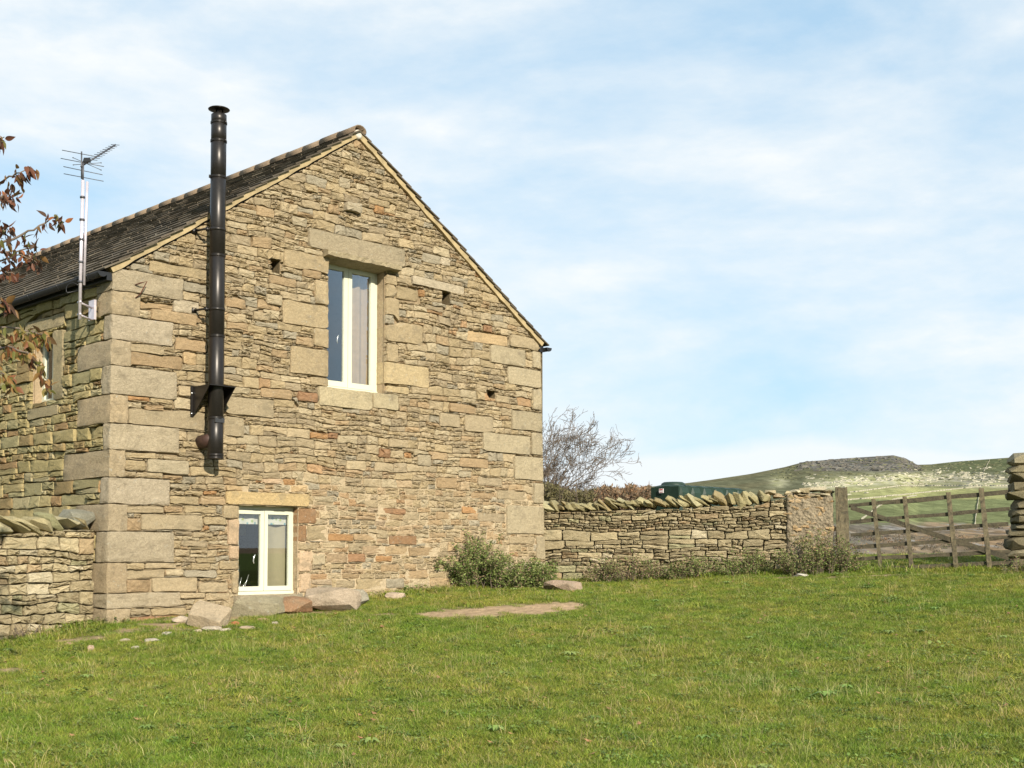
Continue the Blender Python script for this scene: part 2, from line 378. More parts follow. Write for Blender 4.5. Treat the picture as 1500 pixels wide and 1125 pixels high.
def make_ground():
    azf = np.radians(np.r_[np.arange(-180, -34, 6), np.linspace(-33, 0, 120), np.linspace(.3, 30, 520), np.arange(34, 181, 6)])
    rr = np.r_[np.array([.3, 1.5, 3, 4.5, 6]), np.arange(7, 24, .16), np.geomspace(24.2, 400, 50), np.linspace(410, 900, 170), np.linspace(906, 2550, 190), np.array([2800, 3600, 5000, 9000])]
    AZ, R = np.meshgrid(azf, rr); X = R*np.sin(AZ); Y = R*np.cos(AZ); Z = height(X, Y)
    nr, na = X.shape
    # land cover; pale sunlit patch against cloud-shadowed moor is put into the colours
    PX = 750+F*np.tan(np.clip(AZ, -1.2, 1.2)); PYv = 810-(Z-EYE)/np.maximum(np.abs(Y), .1)*F
    n1_ = fbm(X/40, Y/90, 31, 5); n2_ = fbm(X/9, Y/30, 41, 4); n3_ = fbm(X/160, Y/160, 51, 4)
    n2_ = np.where(PYv > 750, fbm(X/4, Z/4, 41, 4), fbm(X/9, Z/5, 42, 4)); nb_ = fbm(X/9, Z/8, 43, 4)
    colr = np.zeros(X.shape+(3,))
    def C(*a): return np.array(a)
    lawn = C(.085, .10, .03)
    colr[:] = lawn
    far = R > 60
    sky_y = np.interp(PX, SKY_PX, SKY_Y)
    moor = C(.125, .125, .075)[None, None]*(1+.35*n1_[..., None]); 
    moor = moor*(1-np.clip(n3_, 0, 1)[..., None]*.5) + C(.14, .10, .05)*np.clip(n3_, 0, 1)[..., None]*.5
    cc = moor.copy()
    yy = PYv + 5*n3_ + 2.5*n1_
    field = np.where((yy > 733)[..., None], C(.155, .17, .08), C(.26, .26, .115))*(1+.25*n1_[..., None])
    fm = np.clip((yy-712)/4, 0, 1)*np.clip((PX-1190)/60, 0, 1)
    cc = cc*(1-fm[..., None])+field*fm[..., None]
    # pale limestone pavement, with its patch of sun put into the colour
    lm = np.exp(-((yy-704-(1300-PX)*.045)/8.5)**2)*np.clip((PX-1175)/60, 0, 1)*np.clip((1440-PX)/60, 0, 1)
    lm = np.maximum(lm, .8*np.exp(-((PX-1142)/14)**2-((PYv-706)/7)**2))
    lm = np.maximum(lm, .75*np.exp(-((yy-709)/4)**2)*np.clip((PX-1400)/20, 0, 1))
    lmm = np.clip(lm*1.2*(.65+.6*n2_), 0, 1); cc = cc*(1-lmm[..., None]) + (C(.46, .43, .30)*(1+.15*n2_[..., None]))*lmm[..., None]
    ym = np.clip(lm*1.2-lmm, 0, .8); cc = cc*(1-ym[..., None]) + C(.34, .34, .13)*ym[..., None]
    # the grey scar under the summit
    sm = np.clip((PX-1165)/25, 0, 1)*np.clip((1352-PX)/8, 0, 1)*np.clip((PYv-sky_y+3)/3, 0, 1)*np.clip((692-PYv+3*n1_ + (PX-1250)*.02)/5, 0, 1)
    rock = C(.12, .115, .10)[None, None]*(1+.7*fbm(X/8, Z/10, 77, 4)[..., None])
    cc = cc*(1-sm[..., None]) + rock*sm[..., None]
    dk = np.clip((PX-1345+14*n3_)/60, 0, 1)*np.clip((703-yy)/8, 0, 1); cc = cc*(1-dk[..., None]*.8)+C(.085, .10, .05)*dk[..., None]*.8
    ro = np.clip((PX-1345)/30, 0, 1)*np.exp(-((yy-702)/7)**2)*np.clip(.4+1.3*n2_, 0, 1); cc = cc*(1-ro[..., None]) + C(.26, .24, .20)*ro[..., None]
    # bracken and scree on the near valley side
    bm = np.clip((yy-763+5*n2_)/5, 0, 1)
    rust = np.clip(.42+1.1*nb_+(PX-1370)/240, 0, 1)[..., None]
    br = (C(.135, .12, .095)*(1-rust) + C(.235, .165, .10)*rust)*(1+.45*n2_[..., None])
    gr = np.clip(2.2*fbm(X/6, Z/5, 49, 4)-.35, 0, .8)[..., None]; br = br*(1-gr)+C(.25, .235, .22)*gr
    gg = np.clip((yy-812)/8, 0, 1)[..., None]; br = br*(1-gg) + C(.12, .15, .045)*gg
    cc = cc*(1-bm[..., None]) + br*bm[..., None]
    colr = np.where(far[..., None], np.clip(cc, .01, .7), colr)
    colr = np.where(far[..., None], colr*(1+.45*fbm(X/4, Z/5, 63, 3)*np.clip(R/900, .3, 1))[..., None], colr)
    em = earth_mask(X, Y)[..., None]; colr = colr*(1-em) + C(.40, .285, .175)*em
    idx = np.arange(nr*na).reshape(nr, na); f = []
    a = idx[:-1, :-1].ravel(); b = idx[:-1, 1:].ravel(); c = idx[1:, 1:].ravel(); d = idx[1:, :-1].ravel()
    faces = np.c_[a, b, c, d][:, ::-1].tolist()
    faces += [tuple(int(q) for q in (idx[i, -1], idx[i, 0], idx[i+1, 0], idx[i+1, -1]))[::-1] for i in range(nr-1)]
    m, t, p, o = newmat('ground_cover'); at_ = nd(t, 'ShaderNodeAttribute', attribute_name='col'); g = nd(t, 'ShaderNodeNewGeometry')
    nn = noise(t, g.outputs['Position'], 9, 8, .7); n5 = noise(t, g.outputs['Position'], .09, 9, .7)
    c_ = mixc(t, 1, at_.outputs[0], mixc(t, mrange(t, nn.outputs[0], .3, .7, 0, 1), (.6, .6, .6), (1.35, 1.35, 1.35)), 'MULTIPLY')
    c_ = mixc(t, 1, c_, mixc(t, mrange(t, n5.outputs[0], .35, .65, 0, 1), (.9, .9, .9), (1.1, 1.1, 1.1)), 'MULTIPLY')
    t.links.new(c_, p.inputs['Base Color']); p.inputs['Roughness'].default_value = 1; p.inputs['Specular IOR Level'].default_value = 0
    bump(t, p, nn.outputs[0], 1, .05)
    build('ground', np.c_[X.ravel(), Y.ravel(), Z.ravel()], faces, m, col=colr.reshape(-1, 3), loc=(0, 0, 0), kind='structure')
    # drystone walls crossing the far fields
    lines = [[(1243, 733), (1290, 729), (1345, 723), (1400, 717), (1440, 713)], [(1262, 762), (1290, 741), (1312, 732), (1345, 726)], [(1428, 770), (1432, 742), (1438, 713)],
             [(1440, 706), (1443, 690), (1452, 673)], [(1245, 722), (1320, 712), (1380, 712), (1480, 712)]]
    for i, ln in enumerate(lines):
        mb = MB(); P = []
        for (x0, y0), (x1, y1) in zip(ln[:-1], ln[1:]):
            for k in range(24):
                px = x0+(x1-x0)*k/24 + .5*vn(k*.4, i*9.3); py = y0+(y1-y0)*k/24
                rs = np.linspace(450, 2500, 500); azr = atan2(px-750, F); hx = height(rs*sin(azr), rs*cos(azr)); yv = 810-(hx-EYE)/(rs*cos(azr))*F
                j = int(np.argmax(yv < py)); r = rs[j]; P.append(Vector((r*sin(azr), r*cos(azr), hx[j])))
        for p0, p1 in zip(P[:-1], P[1:]):
            if (p1-p0).length > 120: continue
            dd = Vector((p1.x-p0.x, p1.y-p0.y, 0)).normalized(); s_ = Vector((-dd.y, dd.x, 0))*.35; u_ = Vector((0, 0, 1.35)); q_ = Vector((0, 0, -1.5))
            box8(mb, [p0-s_+q_, p0+s_+q_, p1+s_+q_, p1-s_+q_, p0-s_*.5+u_, p0+s_*.5+u_, p1+s_*.5+u_, p1-s_*.5+u_], (.36, .34, .26))
        lab = ["pale field wall rising gently across the lit green pasture beyond the gate", "pale field wall slanting up from the dark green field by the gate post", "pale field wall running straight down behind the fourth gate upright", "thin field wall climbing the dark moor to the skyline at far right", "pale wall along the foot of the limestone slope under the scar"][i]
        mb.build('field_wall', M['quoin'], label=lab, cat='stone wall', group='distant field walls on the hillside')
make_ground()

# ------------------------------------------------------------------ rubble masonry
def rowbreaks(z0, z1, heights, rng):
    b = [z0]
    while b[-1] < z1+.3: b.append(b[-1]+rng.choice(heights))
    return np.array(b)
def masonry(S0, S1, Z0, Z1, inside, feats, holes, heights, asp, seed, res=.0085, split=.45, warp=(.05, .014), minarea=.0011, mid=.034):
    rng = np.random.default_rng(seed)
    s = np.arange(S0, S1, res); z = np.arange(Z0, Z1, res); S, Z = np.meshgrid(s, z)
    zz = Z + warp[0]*fbm(S*.7, Z*.9, seed+1, 3) + mid*fbm(S*1.7, Z*4.5, seed+8, 2) + warp[1]*fbm(S*4.5, Z*6, seed+2, 3)
    ss = S + .028*fbm(S*4, Z*7, seed+3, 3)
    rb = rowbreaks(Z0-.3, Z1, heights, rng); ri = np.clip(np.searchsorted(rb, zz)-1, 0, len(rb)-2)
    lab = np.full(S.shape, -1, np.int64); nid = 0
    fz = (zz-rb[ri])/(rb[ri+1]-rb[ri]); hsplit = {}
    for r in range(len(rb)-1):
        mk = ri == r
        if not mk.any(): continue
        h = rb[r+1]-rb[r]; b = [S0-.5-rng.random()*.3]
        while b[-1] < S1+.5: b.append(b[-1]+h*rng.uniform(*asp)*(1 if h > .09 else 1.5))
        b = np.array(b); sm = ss[mk]; bi = np.searchsorted(b, sm + (fz[mk]-.5)*0)-1
        fzm = fz[mk]; sub = np.zeros(len(bi), int); nb = len(b)
        p = rng.random(nb); fr = rng.uniform(.32, .68, nb); sl = rng.uniform(-.25, .25, nb); fr2 = rng.uniform(.3, .7, nb); q = rng.random(nb); third = rng.random(nb)
        fs = (sm-b[bi])/(b[np.minimum(bi+1, nb-1)]-b[bi])
        dosp = (p[bi] < split) & (h > .095)
        up = fzm > fr[bi]+sl[bi]*(fs-.5)
        sub = np.where(dosp & up, 1, sub)
        dv = dosp & (q[bi] < .55)
        sub = np.where(dv & (up == (third[bi] < .5)) & (fs > fr2[bi]), sub+2, sub)
        lab[mk] = nid + bi*4 + sub; nid += nb*4+4
    wz = Z + .011*fbm(S*7, Z*9, seed+5, 3) ; ws = S + .014*fbm(S*8, Z*8, seed+6, 3)
    FE = 10_000_000
    for i, f in enumerate(feats):
        a0, a1, b0, b1 = f[:4]
        cxx = (a0+a1)/2; czz = (b0+b1)/2; hx = (a1-a0)/2; hz_ = (b1-b0)/2; rr_ = min(hx, hz_)
        rr_ = min(.022, rr_*.5); qx = np.maximum(np.abs(ws-cxx)-(hx-rr_), 0); qz = np.maximum(np.abs(wz-czz)-(hz_-rr_), 0); inside_f = np.hypot(qx, qz) < rr_
        lab[inside_f] = FE+i
    lab[~inside(S, Z)] = -1
    for h in holes: lab[(S > h[0]) & (S < h[1]) & (Z > h[2]) & (Z < h[3])] = -1
    ids, inv = np.unique(lab.ravel(), return_inverse=True)
    cnt = np.bincount(inv); cs = np.bincount(inv, S.ravel())/cnt; cz = np.bincount(inv, Z.ravel())/cnt
    vs_ = np.sqrt(np.maximum(np.bincount(inv, S.ravel()**2)/cnt-cs**2, 1e-6)); vz = np.sqrt(np.maximum(np.bincount(inv, Z.ravel()**2)/cnt-cz**2, 1e-6))
    invg = inv.reshape(S.shape)
    keep = [k for k in range(len(ids)) if ids[k] >= 0 and cnt[k]*res*res > minarea]
    NR = 18; ang = np.array([0, 18, 36, 45, 54, 75, 105, 126, 135, 144, 162, 180, 200, 218, 225, 234, 255, 285, 306, 315, 324, 342])*pi/180; NR = len(ang)
    dirs = np.c_[np.cos(ang), np.sin(ang)]; dirs = dirs/np.maximum(np.abs(dirs).max(1), 1e-6)[:, None]
    K = np.array(keep); c_s = cs[K].copy(); c_z = cz[K].copy()
    def look(a, b):
        j = np.clip(((a-S0)/res).astype(int), 0, len(s)-1); i = np.clip(((b-Z0)/res).astype(int), 0, len(z)-1)
        ok = (a >= S0) & (a < S1) & (b >= Z0) & (b < Z1)
        return np.where(ok, invg[i, j], -5)
    ok = look(c_s, c_z) == K
    for q in np.where(~ok)[0]:
        ii, jj = np.where(invg == K[q]); d = (s[jj]-c_s[q])**2+(z[ii]-c_z[q])**2; m_ = np.argmin(d); c_s[q] = s[jj[m_]]; c_z[q] = z[ii[m_]]
    dx = dirs[None, :, 0]*vs_[K][:, None]; dz = dirs[None, :, 1]*vz[K][:, None]
    ln = np.hypot(dx, dz); ux = dx/ln; uz = dz/ln; T = np.zeros(dx.shape); alive = np.ones(dx.shape, bool); st = res*.8
    for it in range(400):
        nt_ = T+st; l = look(c_s[:, None]+ux*nt_, c_z[:, None]+uz*nt_)
        alive &= (l == K[:, None]) & (nt_ < 1.4); 
        if not alive.any(): break
        T = np.where(alive, nt_, T)
    outl = []
    for q, k in enumerate(K):
        t_ = T[q]
        outl.append(dict(c=(c_s[q], c_z[q]), t=t_, ux=ux[q], uz=uz[q], area=cnt[k]*res*res, feat=int(ids[k]-FE) if ids[k] >= FE else -1))
    return outl
def hull(o): return o
BASEC = [((.355, .275, .155), 5), ((.375, .295, .175), 5), ((.33, .26, .155), 4), ((.40, .325, .20), 3), ((.31, .245, .15), 2.5), ((.34, .245, .135), 1.4), ((.31, .265, .18), 1.6), ((.37, .24, .125), .3)]
BASEC = [(tuple(np.array(a)*np.array((1.06, 1.085, 1.15))), b) for a, b in BASEC]
def pick(rng, table=BASEC, v=.10):
    w = np.array([b for a, b in table]); c = np.array(table[rng.choice(len(table), p=w/w.sum())][0])
    return c*(1+rng.uniform(-v, v))
def stone_geo(pl, o, rng, proud, back=-.07, gap=.004, rough=.010, tilt=.10, off=None, flat=False):
    cs, cz = o['c']; t = np.maximum(o['t']-gap*rng.uniform(.5, 1.5), .006)
    n = len(t); d0 = proud
    ts = rng.normal(0, tilt)*.6; tz = rng.normal(0, tilt)
    if flat: ts *= .25; tz *= .25; rough *= .4
    sz = float(np.mean(t)); lim = .02/max(sz, .02); ts = max(-lim, min(lim, ts)); tz = max(-lim*1.4, min(lim*1.4, tz))
    rough *= max(.4, min(1, .10/max(sz, .02)))
    inset = np.minimum(.008 if not flat else .008, t*.3)
    def P(tt, d, nz):
        s_ = cs+o['ux']*tt; z_ = cz+o['uz']*tt
        return [(s_[i], z_[i], d + ts*(s_[i]-cs)+tz*(z_[i]-cz)*1.0 + (rng.normal(0, nz) if nz else 0)) for i in range(n)]
    R0 = [(cs+o['ux'][i]*(t[i]), cz+o['uz'][i]*t[i], back) for i in range(n)]
    R1 = P(t, d0-.009, .003); R2 = P(t-inset, d0, rough*.45); R3 = P((t-inset)*.55, d0+rough*.4, rough*.8)
    cen = (cs, cz, d0+rng.normal(rough*.5, rough*.6)); pts = R0+R1+R2+R3+[cen]
    vs = []
    for (s_, z_, d_) in pts:
        so = off(z_) if off else 0
        vs.append(pl.pt(s_, z_, d_+so))
    f = []
    for r in range(3):
        for i in range(n):
            j = (i+1) % n; f.append((r*n+i, r*n+j, (r+1)*n+j, (r+1)*n+i))
    for i in range(n): f.append((3*n+i, 3*n+(i+1) % n, 4*n))
    return vs, f
def orient(pl, f):      # keep normals outwards whatever the handedness of the plane
    return f if pl.u.cross(Vector((0, 0, 1))).dot(pl.n) > 0 else [tuple(reversed(q)) for q in f]

# ------------------------------------------------------------------ the barn
base = G.pt(0, gz(C0.x, C0.y)); barn = empty('barn', base, "tall stone barn house with a steep slate roof, two cream windows and a black flue", 'house')
# left corner quoins: (gable right px, side left px, y top, y bottom measured on the gable face centre)
Qs = [(265, 140, 400, 431), (202, 141, 428.5, 461.5), (250, 151, 467, 500), (189, 113, 499.5, 537), (256, 148, 539, 581), (185, 113, 578, 619), (260, 151, 624, 660), (181, 93, 660.5, 698.5), (246, 146.5, 701, 738.5), (184, 112, 739, 778), (253, 140, 779.5, 823.5), (184, 130, 824.5, 868.5), (262, 130, 869.5, 890.5), (189, 120, 891, 916)]
quo = []
for (gx, sx, y0, y1) in Qs:
    cxm = (160+gx)/2; s1, z1 = G.px(cxm, y0); _, z0 = G.px(cxm, y1); s1 = G.px(gx, (y0+y1)/2)[0]
    t1 = SD.px(sx, (y0+y1)/2)[0]; quo.append((s1, max(t1, .16), z0, z1))
# snap the stack so that no quoin overlaps the next
for i in range(len(quo)-1):
    m_ = (quo[i][2]+quo[i+1][3])/2; quo[i] = (quo[i][0], quo[i][1], m_+.004, quo[i][3]); quo[i+1] = (quo[i+1][0], quo[i+1][1], quo[i+1][2], m_-.004)
# hand-measured stones of the gable: x0, x1, y top, y bottom (at the stone's middle), tag
FT = """181 228 663 672|183 213 674 690|215 276 674 695 g|182 199 691 699|199 239 693 702|239 268 697 704 b|248 280 709 717 g|281 303 710 717|304 329 709 717|249 271 719 726|271 297 719 726|299 318 719 725 o|248 291 727 739|292 330 727 740|184 240 742 752|240 268 742 751 b|270 318 741 752|184 206 759 778 b|206 296 754 777 s|298 330 757 769|298 306 770 777 o|306 330 770 778|255 281 779 785|281 312 780 788|184 212 825 834|212 258 825 833|184 241 835 848|243 268 834 844|268 317 836 847|184 221 849 869 b|222 289 846 868|290 334 853 868|189 221 892 902|221 273 891 902|252 300 869 877|300 336 869 880|190 280 903 922 r|
187 300 599 627 s|185 219 581 587 o|219 253 585 592|185 208 589 598|213 240 594 602 b|261 300 566 582|255 285 583 600|219 303 389 404|267 303 415 429|267 293 428 442|253 290 441 462 p|204 253 444 456 b|221 288 457 474|256 303 497 515 b|268 287 516 535 y|189 268 519 538 b|188 238 505 518|203 224 431 438|224 250 434 441|
452 593 350 377 L|416 481 371 397 J|461 481 411 447 J|413 481 444 479 J|459 482 482 509 J|433 459 494 507|425 482 510 550 J|454 482 553 566 J|466 545 570 598 S|546 583 577 600 S|565 616 418 442 J|565 581 403 417 J|565 584 436 472 J|565 619 473 503 J|566 583 503 531 J|560 628 534 565 Y|566 599 566 577 Y|
331 452 722 741 N|326 350 741 760 J|333 350 761 798 V|336 350 799 819 V|320 350 821 835 J|339 350 837 870 J|435 462 745 767 R|436 448 769 794 R|449 480 770 793|436 464 795 806 J|437 456 808 838 V|457 476 811 828|438 455 840 869 V|364 388 709 717 g|401 425 709 719 g|426 451 710 721 y|331 363 711 720 y|374 383 702 708 o|415 433 702 711 o|384 414 702 709 V|
330 400 583 610 s|327 357 611 640 s|382 427 570 584 b|436 465 575 589 r|400 432 586 597|455 481 634 643 o|481 495 634 643 r|355 384 696 704|487 516 783 792 b|472 505 794 803|478 508 811 825|554 593 745 754 r|569 610 785 798 R|480 517 782 793 o|517 550 782 792 b|508 535 811 824 r|550 575 814 824 o|598 640 802 815 b|531 561 800 812|564 597 800 813|557 585 827 838 b|594 625 836 848 b|521 565 848 864|565 592 848 862|492 520 850 862|555 572 657 671 r|593 604 663 671 o|572 591 660 672|612 632 666 683 g|
504 526 298 312 P|548 563 302 314 o|578 602 311 321|614 622 424 436 o|602 681 412 424 p|643 659 377 389 p|581 613 422 440|618 645 372 386|622 650 448 456|708 721 476 487 r|685 743 488 504 y|746 789 493 511|658 697 592 605 b|680 722 609 634 s|643 673 606 626 s|673 716 672 685 b|700 740 752 764|676 699 742 753 o|555 577 460 474|443 470 396 408 b|395 434 406 419|330 358 407 415|390 412 431 447|330 360 437 452 b|371 395 457 470|428 450 318 332 g|500 518 222 234|518 535 206 219 b|503 540 246 256|497 514 260 276 g|522 541 270 280|560 585 268 280|556 575 280 290|530 560 225 234|480 495 300 314 b|441 468 294 306|446 466 270 282|540 570 292 302|
718 769 509 535 Q|779 791 515 540 Q|743 792 540 566 Q|780 792 570 601 Q|749 793 603 631 Q|707 776 636 664 Q|778 794 634 667 Q|753 796 669 704 Q|781 797 708 738 Q|741 798 741 783 Q|785 799 786 820 Q|766 799 824 850 p|745 783 787 797|700 735 700 712|727 770 719 732|690 720 722 731 b|640 668 700 716 b|672 690 690 700 g"""
TAGC = dict(g=(.33, .28, .19), b=(.31, .225, .13), o=(.40, .235, .11), s=(.325, .265, .17), r=(.32, .19, .105), p=(.41, .35, .25), y=(.42, .31, .175), L=(.34, .285, .19), J=(.385, .305, .185), S=(.42, .355, .225), Y=(.48, .38, .22), N=(.52, .39, .20), V=(.50, .37, .24), R=(.28, .17, .09), P=(.35, .30, .21), Q=(.38, .32, .21))
feats = []
for ln in FT.replace('\n', '').split('|'):
    w_ = ln.split()
    if len(w_) < 4: continue
    x0, x1, y0, y1 = map(float, w_[:4]); tg = w_[4] if len(w_) > 4 else ''
    m_ = (x0+x1)/2; a0 = G.px(x0, (y0+y1)/2)[0]; a1 = G.px(x1, (y0+y1)/2)[0]; b1 = G.px(m_, y0)[1]; b0 = G.px(m_, y1)[1]
    if x1 >= 791: a1 = a1+.02
    feats.append((a0, a1, b0, b1, tg))
# openings
UW = [G.px(481, 470)[0], G.px(564.5, 470)[0], G.px(523, 572.5)[1], G.px(523, 388)[1]]
LWn = [G.px(350, 800)[0], G.px(436, 800)[0], G.px(392, 871)[1], G.px(392, 741.5)[1]]
PUT = [G.px(396, 390)+G.px(411, 390), G.px(648, 438)+G.px(660, 438), G.px(714.5, 577)+G.px(727, 577)]
putl = [(G.px(398, 390)[0], G.px(411, 390)[0], G.px(404, 400)[1], G.px(404, 380)[1]), (G.px(648.5, 438)[0], G.px(660, 438)[0], G.px(654, 447)[1], G.px(654, 428)[1]), (G.px(715, 577)[0], G.px(726, 577)[0], G.px(720, 583)[1], G.px(720, 573)[1])]
def inside_g(S, Z):
    return (S > sleft(Z)+.0) & (S < sright(Z)-.0) & (Z < roofz(S)-.115)
holes = [tuple(UW), tuple(LWn)] + putl + [(-1, q[0]+.004, q[2]-.006, q[3]+.006) for q in quo]
SH = SD  # alias
ZB = -.55; ZT = APEX[1]
gst = masonry(-.05, WALLW+.12, ZB, ZT, inside_g, feats, holes, [.06, .075, .085, .10, .12, .14], (1.1, 2.9), 11, split=.34, warp=(.06, .017), mid=.028)
def pointed(s, z):
    """how far the joints are filled flush with mortar: 1 low on the wall right of the flue, 0 in the dry upper courses"""
    s = np.asarray(s); z = np.asarray(z)
    v = np.clip((3.25-z)/.7, 0, 1)*np.clip((s-1.55)/.5, 0, 1) + .55*np.clip((2.3-z)/.5, 0, 1)*np.clip((2.0-s)/.5, 0, 1)*.6
    v = np.maximum(v, np.exp(-((s-2.75)/1.0)**2-((z-1.6)/.9)**2))
    return np.clip(v + .25*fbm(s*1.5, z*1.5, 88), 0, 1)
# core of the wall with its mortar, opened for windows and putlog holes
def core(pl, name, S0, S1, Z0, Z1, inside, holes_, depthf, colf, parent, res=.045, off=None, thick=.35):
    ns = int((S1-S0)/res); nz = int((Z1-Z0)/res)
    sx = np.linspace(S0, S1, ns+1); sz_ = np.linspace(Z0, Z1, nz+1)
    for h in holes_:
        for arr, q in ((sx, h[0]), (sx, h[1]), (sz_, h[2]), (sz_, h[3])):
            if arr[0] < q < arr[-1]: arr[np.argmin(np.abs(arr-q))] = q
    S, Z = np.meshgrid(sx, sz_); D = depthf(S, Z); O = off(Z) if off else 0*Z
    P = np.array([tuple(pl.pt(a, b, c)) for a, b, c in zip(S.ravel(), Z.ravel(), (D+O).ravel())]); cc = colf(S, Z).reshape(-1, 3)
    mS = (S[:-1, :-1]+S[1:, 1:])/2; mZ = (Z[:-1, :-1]+Z[1:, 1:])/2; ok = inside(mS, mZ)
    for h in holes_: ok &= ~((mS > h[0]) & (mS < h[1]) & (mZ > h[2]) & (mZ < h[3]))
    idx = np.arange(S.size).reshape(S.shape)
    a, b, c, d = idx[:-1, :-1][ok], idx[:-1, 1:][ok], idx[1:, 1:][ok], idx[1:, :-1][ok]
    f = orient(pl, [tuple(q) for q in np.c_[a, b, c, d].tolist()])
    return build(name, P, f, M['mortar'], parent, col=cc, smooth=True)
def gdepth(S, Z):
    return -.040 + .035*pointed(S, Z) + .004*fbm(S*12, Z*12, 4)
def gcol(S, Z):
    p = pointed(S, Z)[..., None]; w = np.exp(-((S-2.75)/.8)**2-((Z-1.55)/.75)**2)[..., None]
    c = np.array((.29, .225, .14))*(1-p) + np.array((.455, .37, .245))*p
    return c*(1-w) + np.array((.52, .405, .265))*w
BARN_SLAB = [(PUT[0])]
gable = core(G, 'gable_wall', sleft(ZB)+.0, WALLW+.05, ZB, ZT, lambda S, Z: (S > sleft(Z)+.03) & (S < sright(Z)-.02) & (Z < roofz(S)-.12), [tuple(UW), tuple(LWn)]+putl, gdepth, gcol, barn)
rng = np.random.default_rng(5)
def put_stones(pl, stones, wall, n_named, colorf, proudf, mat, off=None, seed=1, fname='stone', tilt=.1, deepf=None, sname='small_stones', gap=.004, rough=.010):
    rng = np.random.default_rng(seed)
    order = sorted(range(len(stones)), key=lambda i: -stones[i]['area']*stones[i].get('w', 1)); named = set(order[:n_named]); mb = MB()
    for i, o in enumerate(stones):
        nm, c, proud, back, flat = fname, None, None, -.07, False
        r = deepf(o, rng) if deepf else None
        if r: nm, c, proud, back, flat = r
        if c is None: c = colorf(o, rng)
        if proud is None: proud = proudf(o, rng)
        vs, f = stone_geo(pl, o, rng, proud, back, off=off, flat=flat, tilt=tilt, gap=gap, rough=rough); f = orient(pl, f)
        if i in named or nm != fname: build(nm, vs, f, mat if nm in (fname,) else M['quoin'], wall, col=c, sharp=45)
        else: mb.add(vs, f, c)
    if mb.v: mb.build(sname, mat, wall, kind='stuff', sharp=45)
def gdeep(o, rng):
    if o['feat'] < 0: return None
    tg = feats[o['feat']][4]
    if tg == '': return None
    c = np.array(TAGC[tg])*(1+rng.uniform(-.07, .07))*(1.10 if tg in 'gbspyP' else .95 if tg in 'or' else 1.04)
    if tg == 'L': return ('lintel', c, .02, -.07, True)
    if tg == 'N': return ('lintel', c, .022, -.16, True)
    if tg == 'S': return ('window_sill', c, .02, -.26, True)
    if tg in 'JYVR': return ('jamb_stone', c, .014, -.26, True)
    if tg == 'Q': return ('quoin', c, .022, -.1, True)
    if tg == 'P': return ('stone', c, .075, -.05, False)
    return ('stone', c, None if tg not in 's' else .015, -.07, tg == 's')
def gcolor(o, rng):
    s_, z_ = o['c']; c = pick(rng)
    if z_ < 2.9 and s_ > 3.2 and rng.random() < .25: c = c*.65 + np.array((.42, .27, .15))*.35
    return c
def gproud(o, rng):
    p = float(pointed(o['c'][0], o['c'][1])); return rng.normal(.004, .008)*(1-.45*p)+.003
put_stones(G, gst, gable, 175, gcolor, gproud, M['stone'], seed=3, deepf=gdeep, tilt=.075, gap=.0028, rough=.009)
# putlog pockets: dark recesses lined with stone
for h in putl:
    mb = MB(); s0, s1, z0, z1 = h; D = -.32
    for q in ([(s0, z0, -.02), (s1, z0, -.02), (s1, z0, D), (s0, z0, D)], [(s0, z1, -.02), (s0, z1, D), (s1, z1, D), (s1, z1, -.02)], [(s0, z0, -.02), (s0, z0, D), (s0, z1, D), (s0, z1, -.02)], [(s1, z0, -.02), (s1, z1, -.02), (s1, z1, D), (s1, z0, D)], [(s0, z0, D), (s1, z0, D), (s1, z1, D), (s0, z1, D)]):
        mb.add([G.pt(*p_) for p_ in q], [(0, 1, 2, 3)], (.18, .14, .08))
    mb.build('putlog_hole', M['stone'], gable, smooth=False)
# corner quoins as full blocks turning the corner
def block(pts_fn, n=(6, 3, 5), seed=0, jit=.006):
    rg = np.random.default_rng(seed); verts = {}; V = []; Fc = []
    def vid(i, j, k):
        if (i, j, k) not in verts:
            a, b, c = i/n[0], j/n[1], k/n[2]; verts[(i, j, k)] = len(V); V.append(pts_fn(a, b, c, rg, jit))
        return verts[(i, j, k)]
    for i in range(n[0]):
        for j in range(n[1]):
            for k, fl in ((0, 0), (n[2], 1)):
                q = (vid(i, j, k), vid(i+1, j, k), vid(i+1, j+1, k), vid(i, j+1, k)); Fc.append(q if fl else q[::-1])
    for i in range(n[0]):
        for k in range(n[2]):
            for j, fl in ((0, 1), (n[1], 0)):
                q = (vid(i, j, k), vid(i+1, j, k), vid(i+1, j, k+1), vid(i, j, k+1)); Fc.append(q if fl else q[::-1])
    for j in range(n[1]):
        for k in range(n[2]):
            for i, fl in ((0, 0), (n[0], 1)):
                q = (vid(i, j, k), vid(i, j+1, k), vid(i, j+1, k+1), vid(i, j, k+1)); Fc.append(q if fl else q[::-1])
    return V, Fc
def soft(a, w):      # place edge loops near the ends so blocks keep a small worn arris
    return a
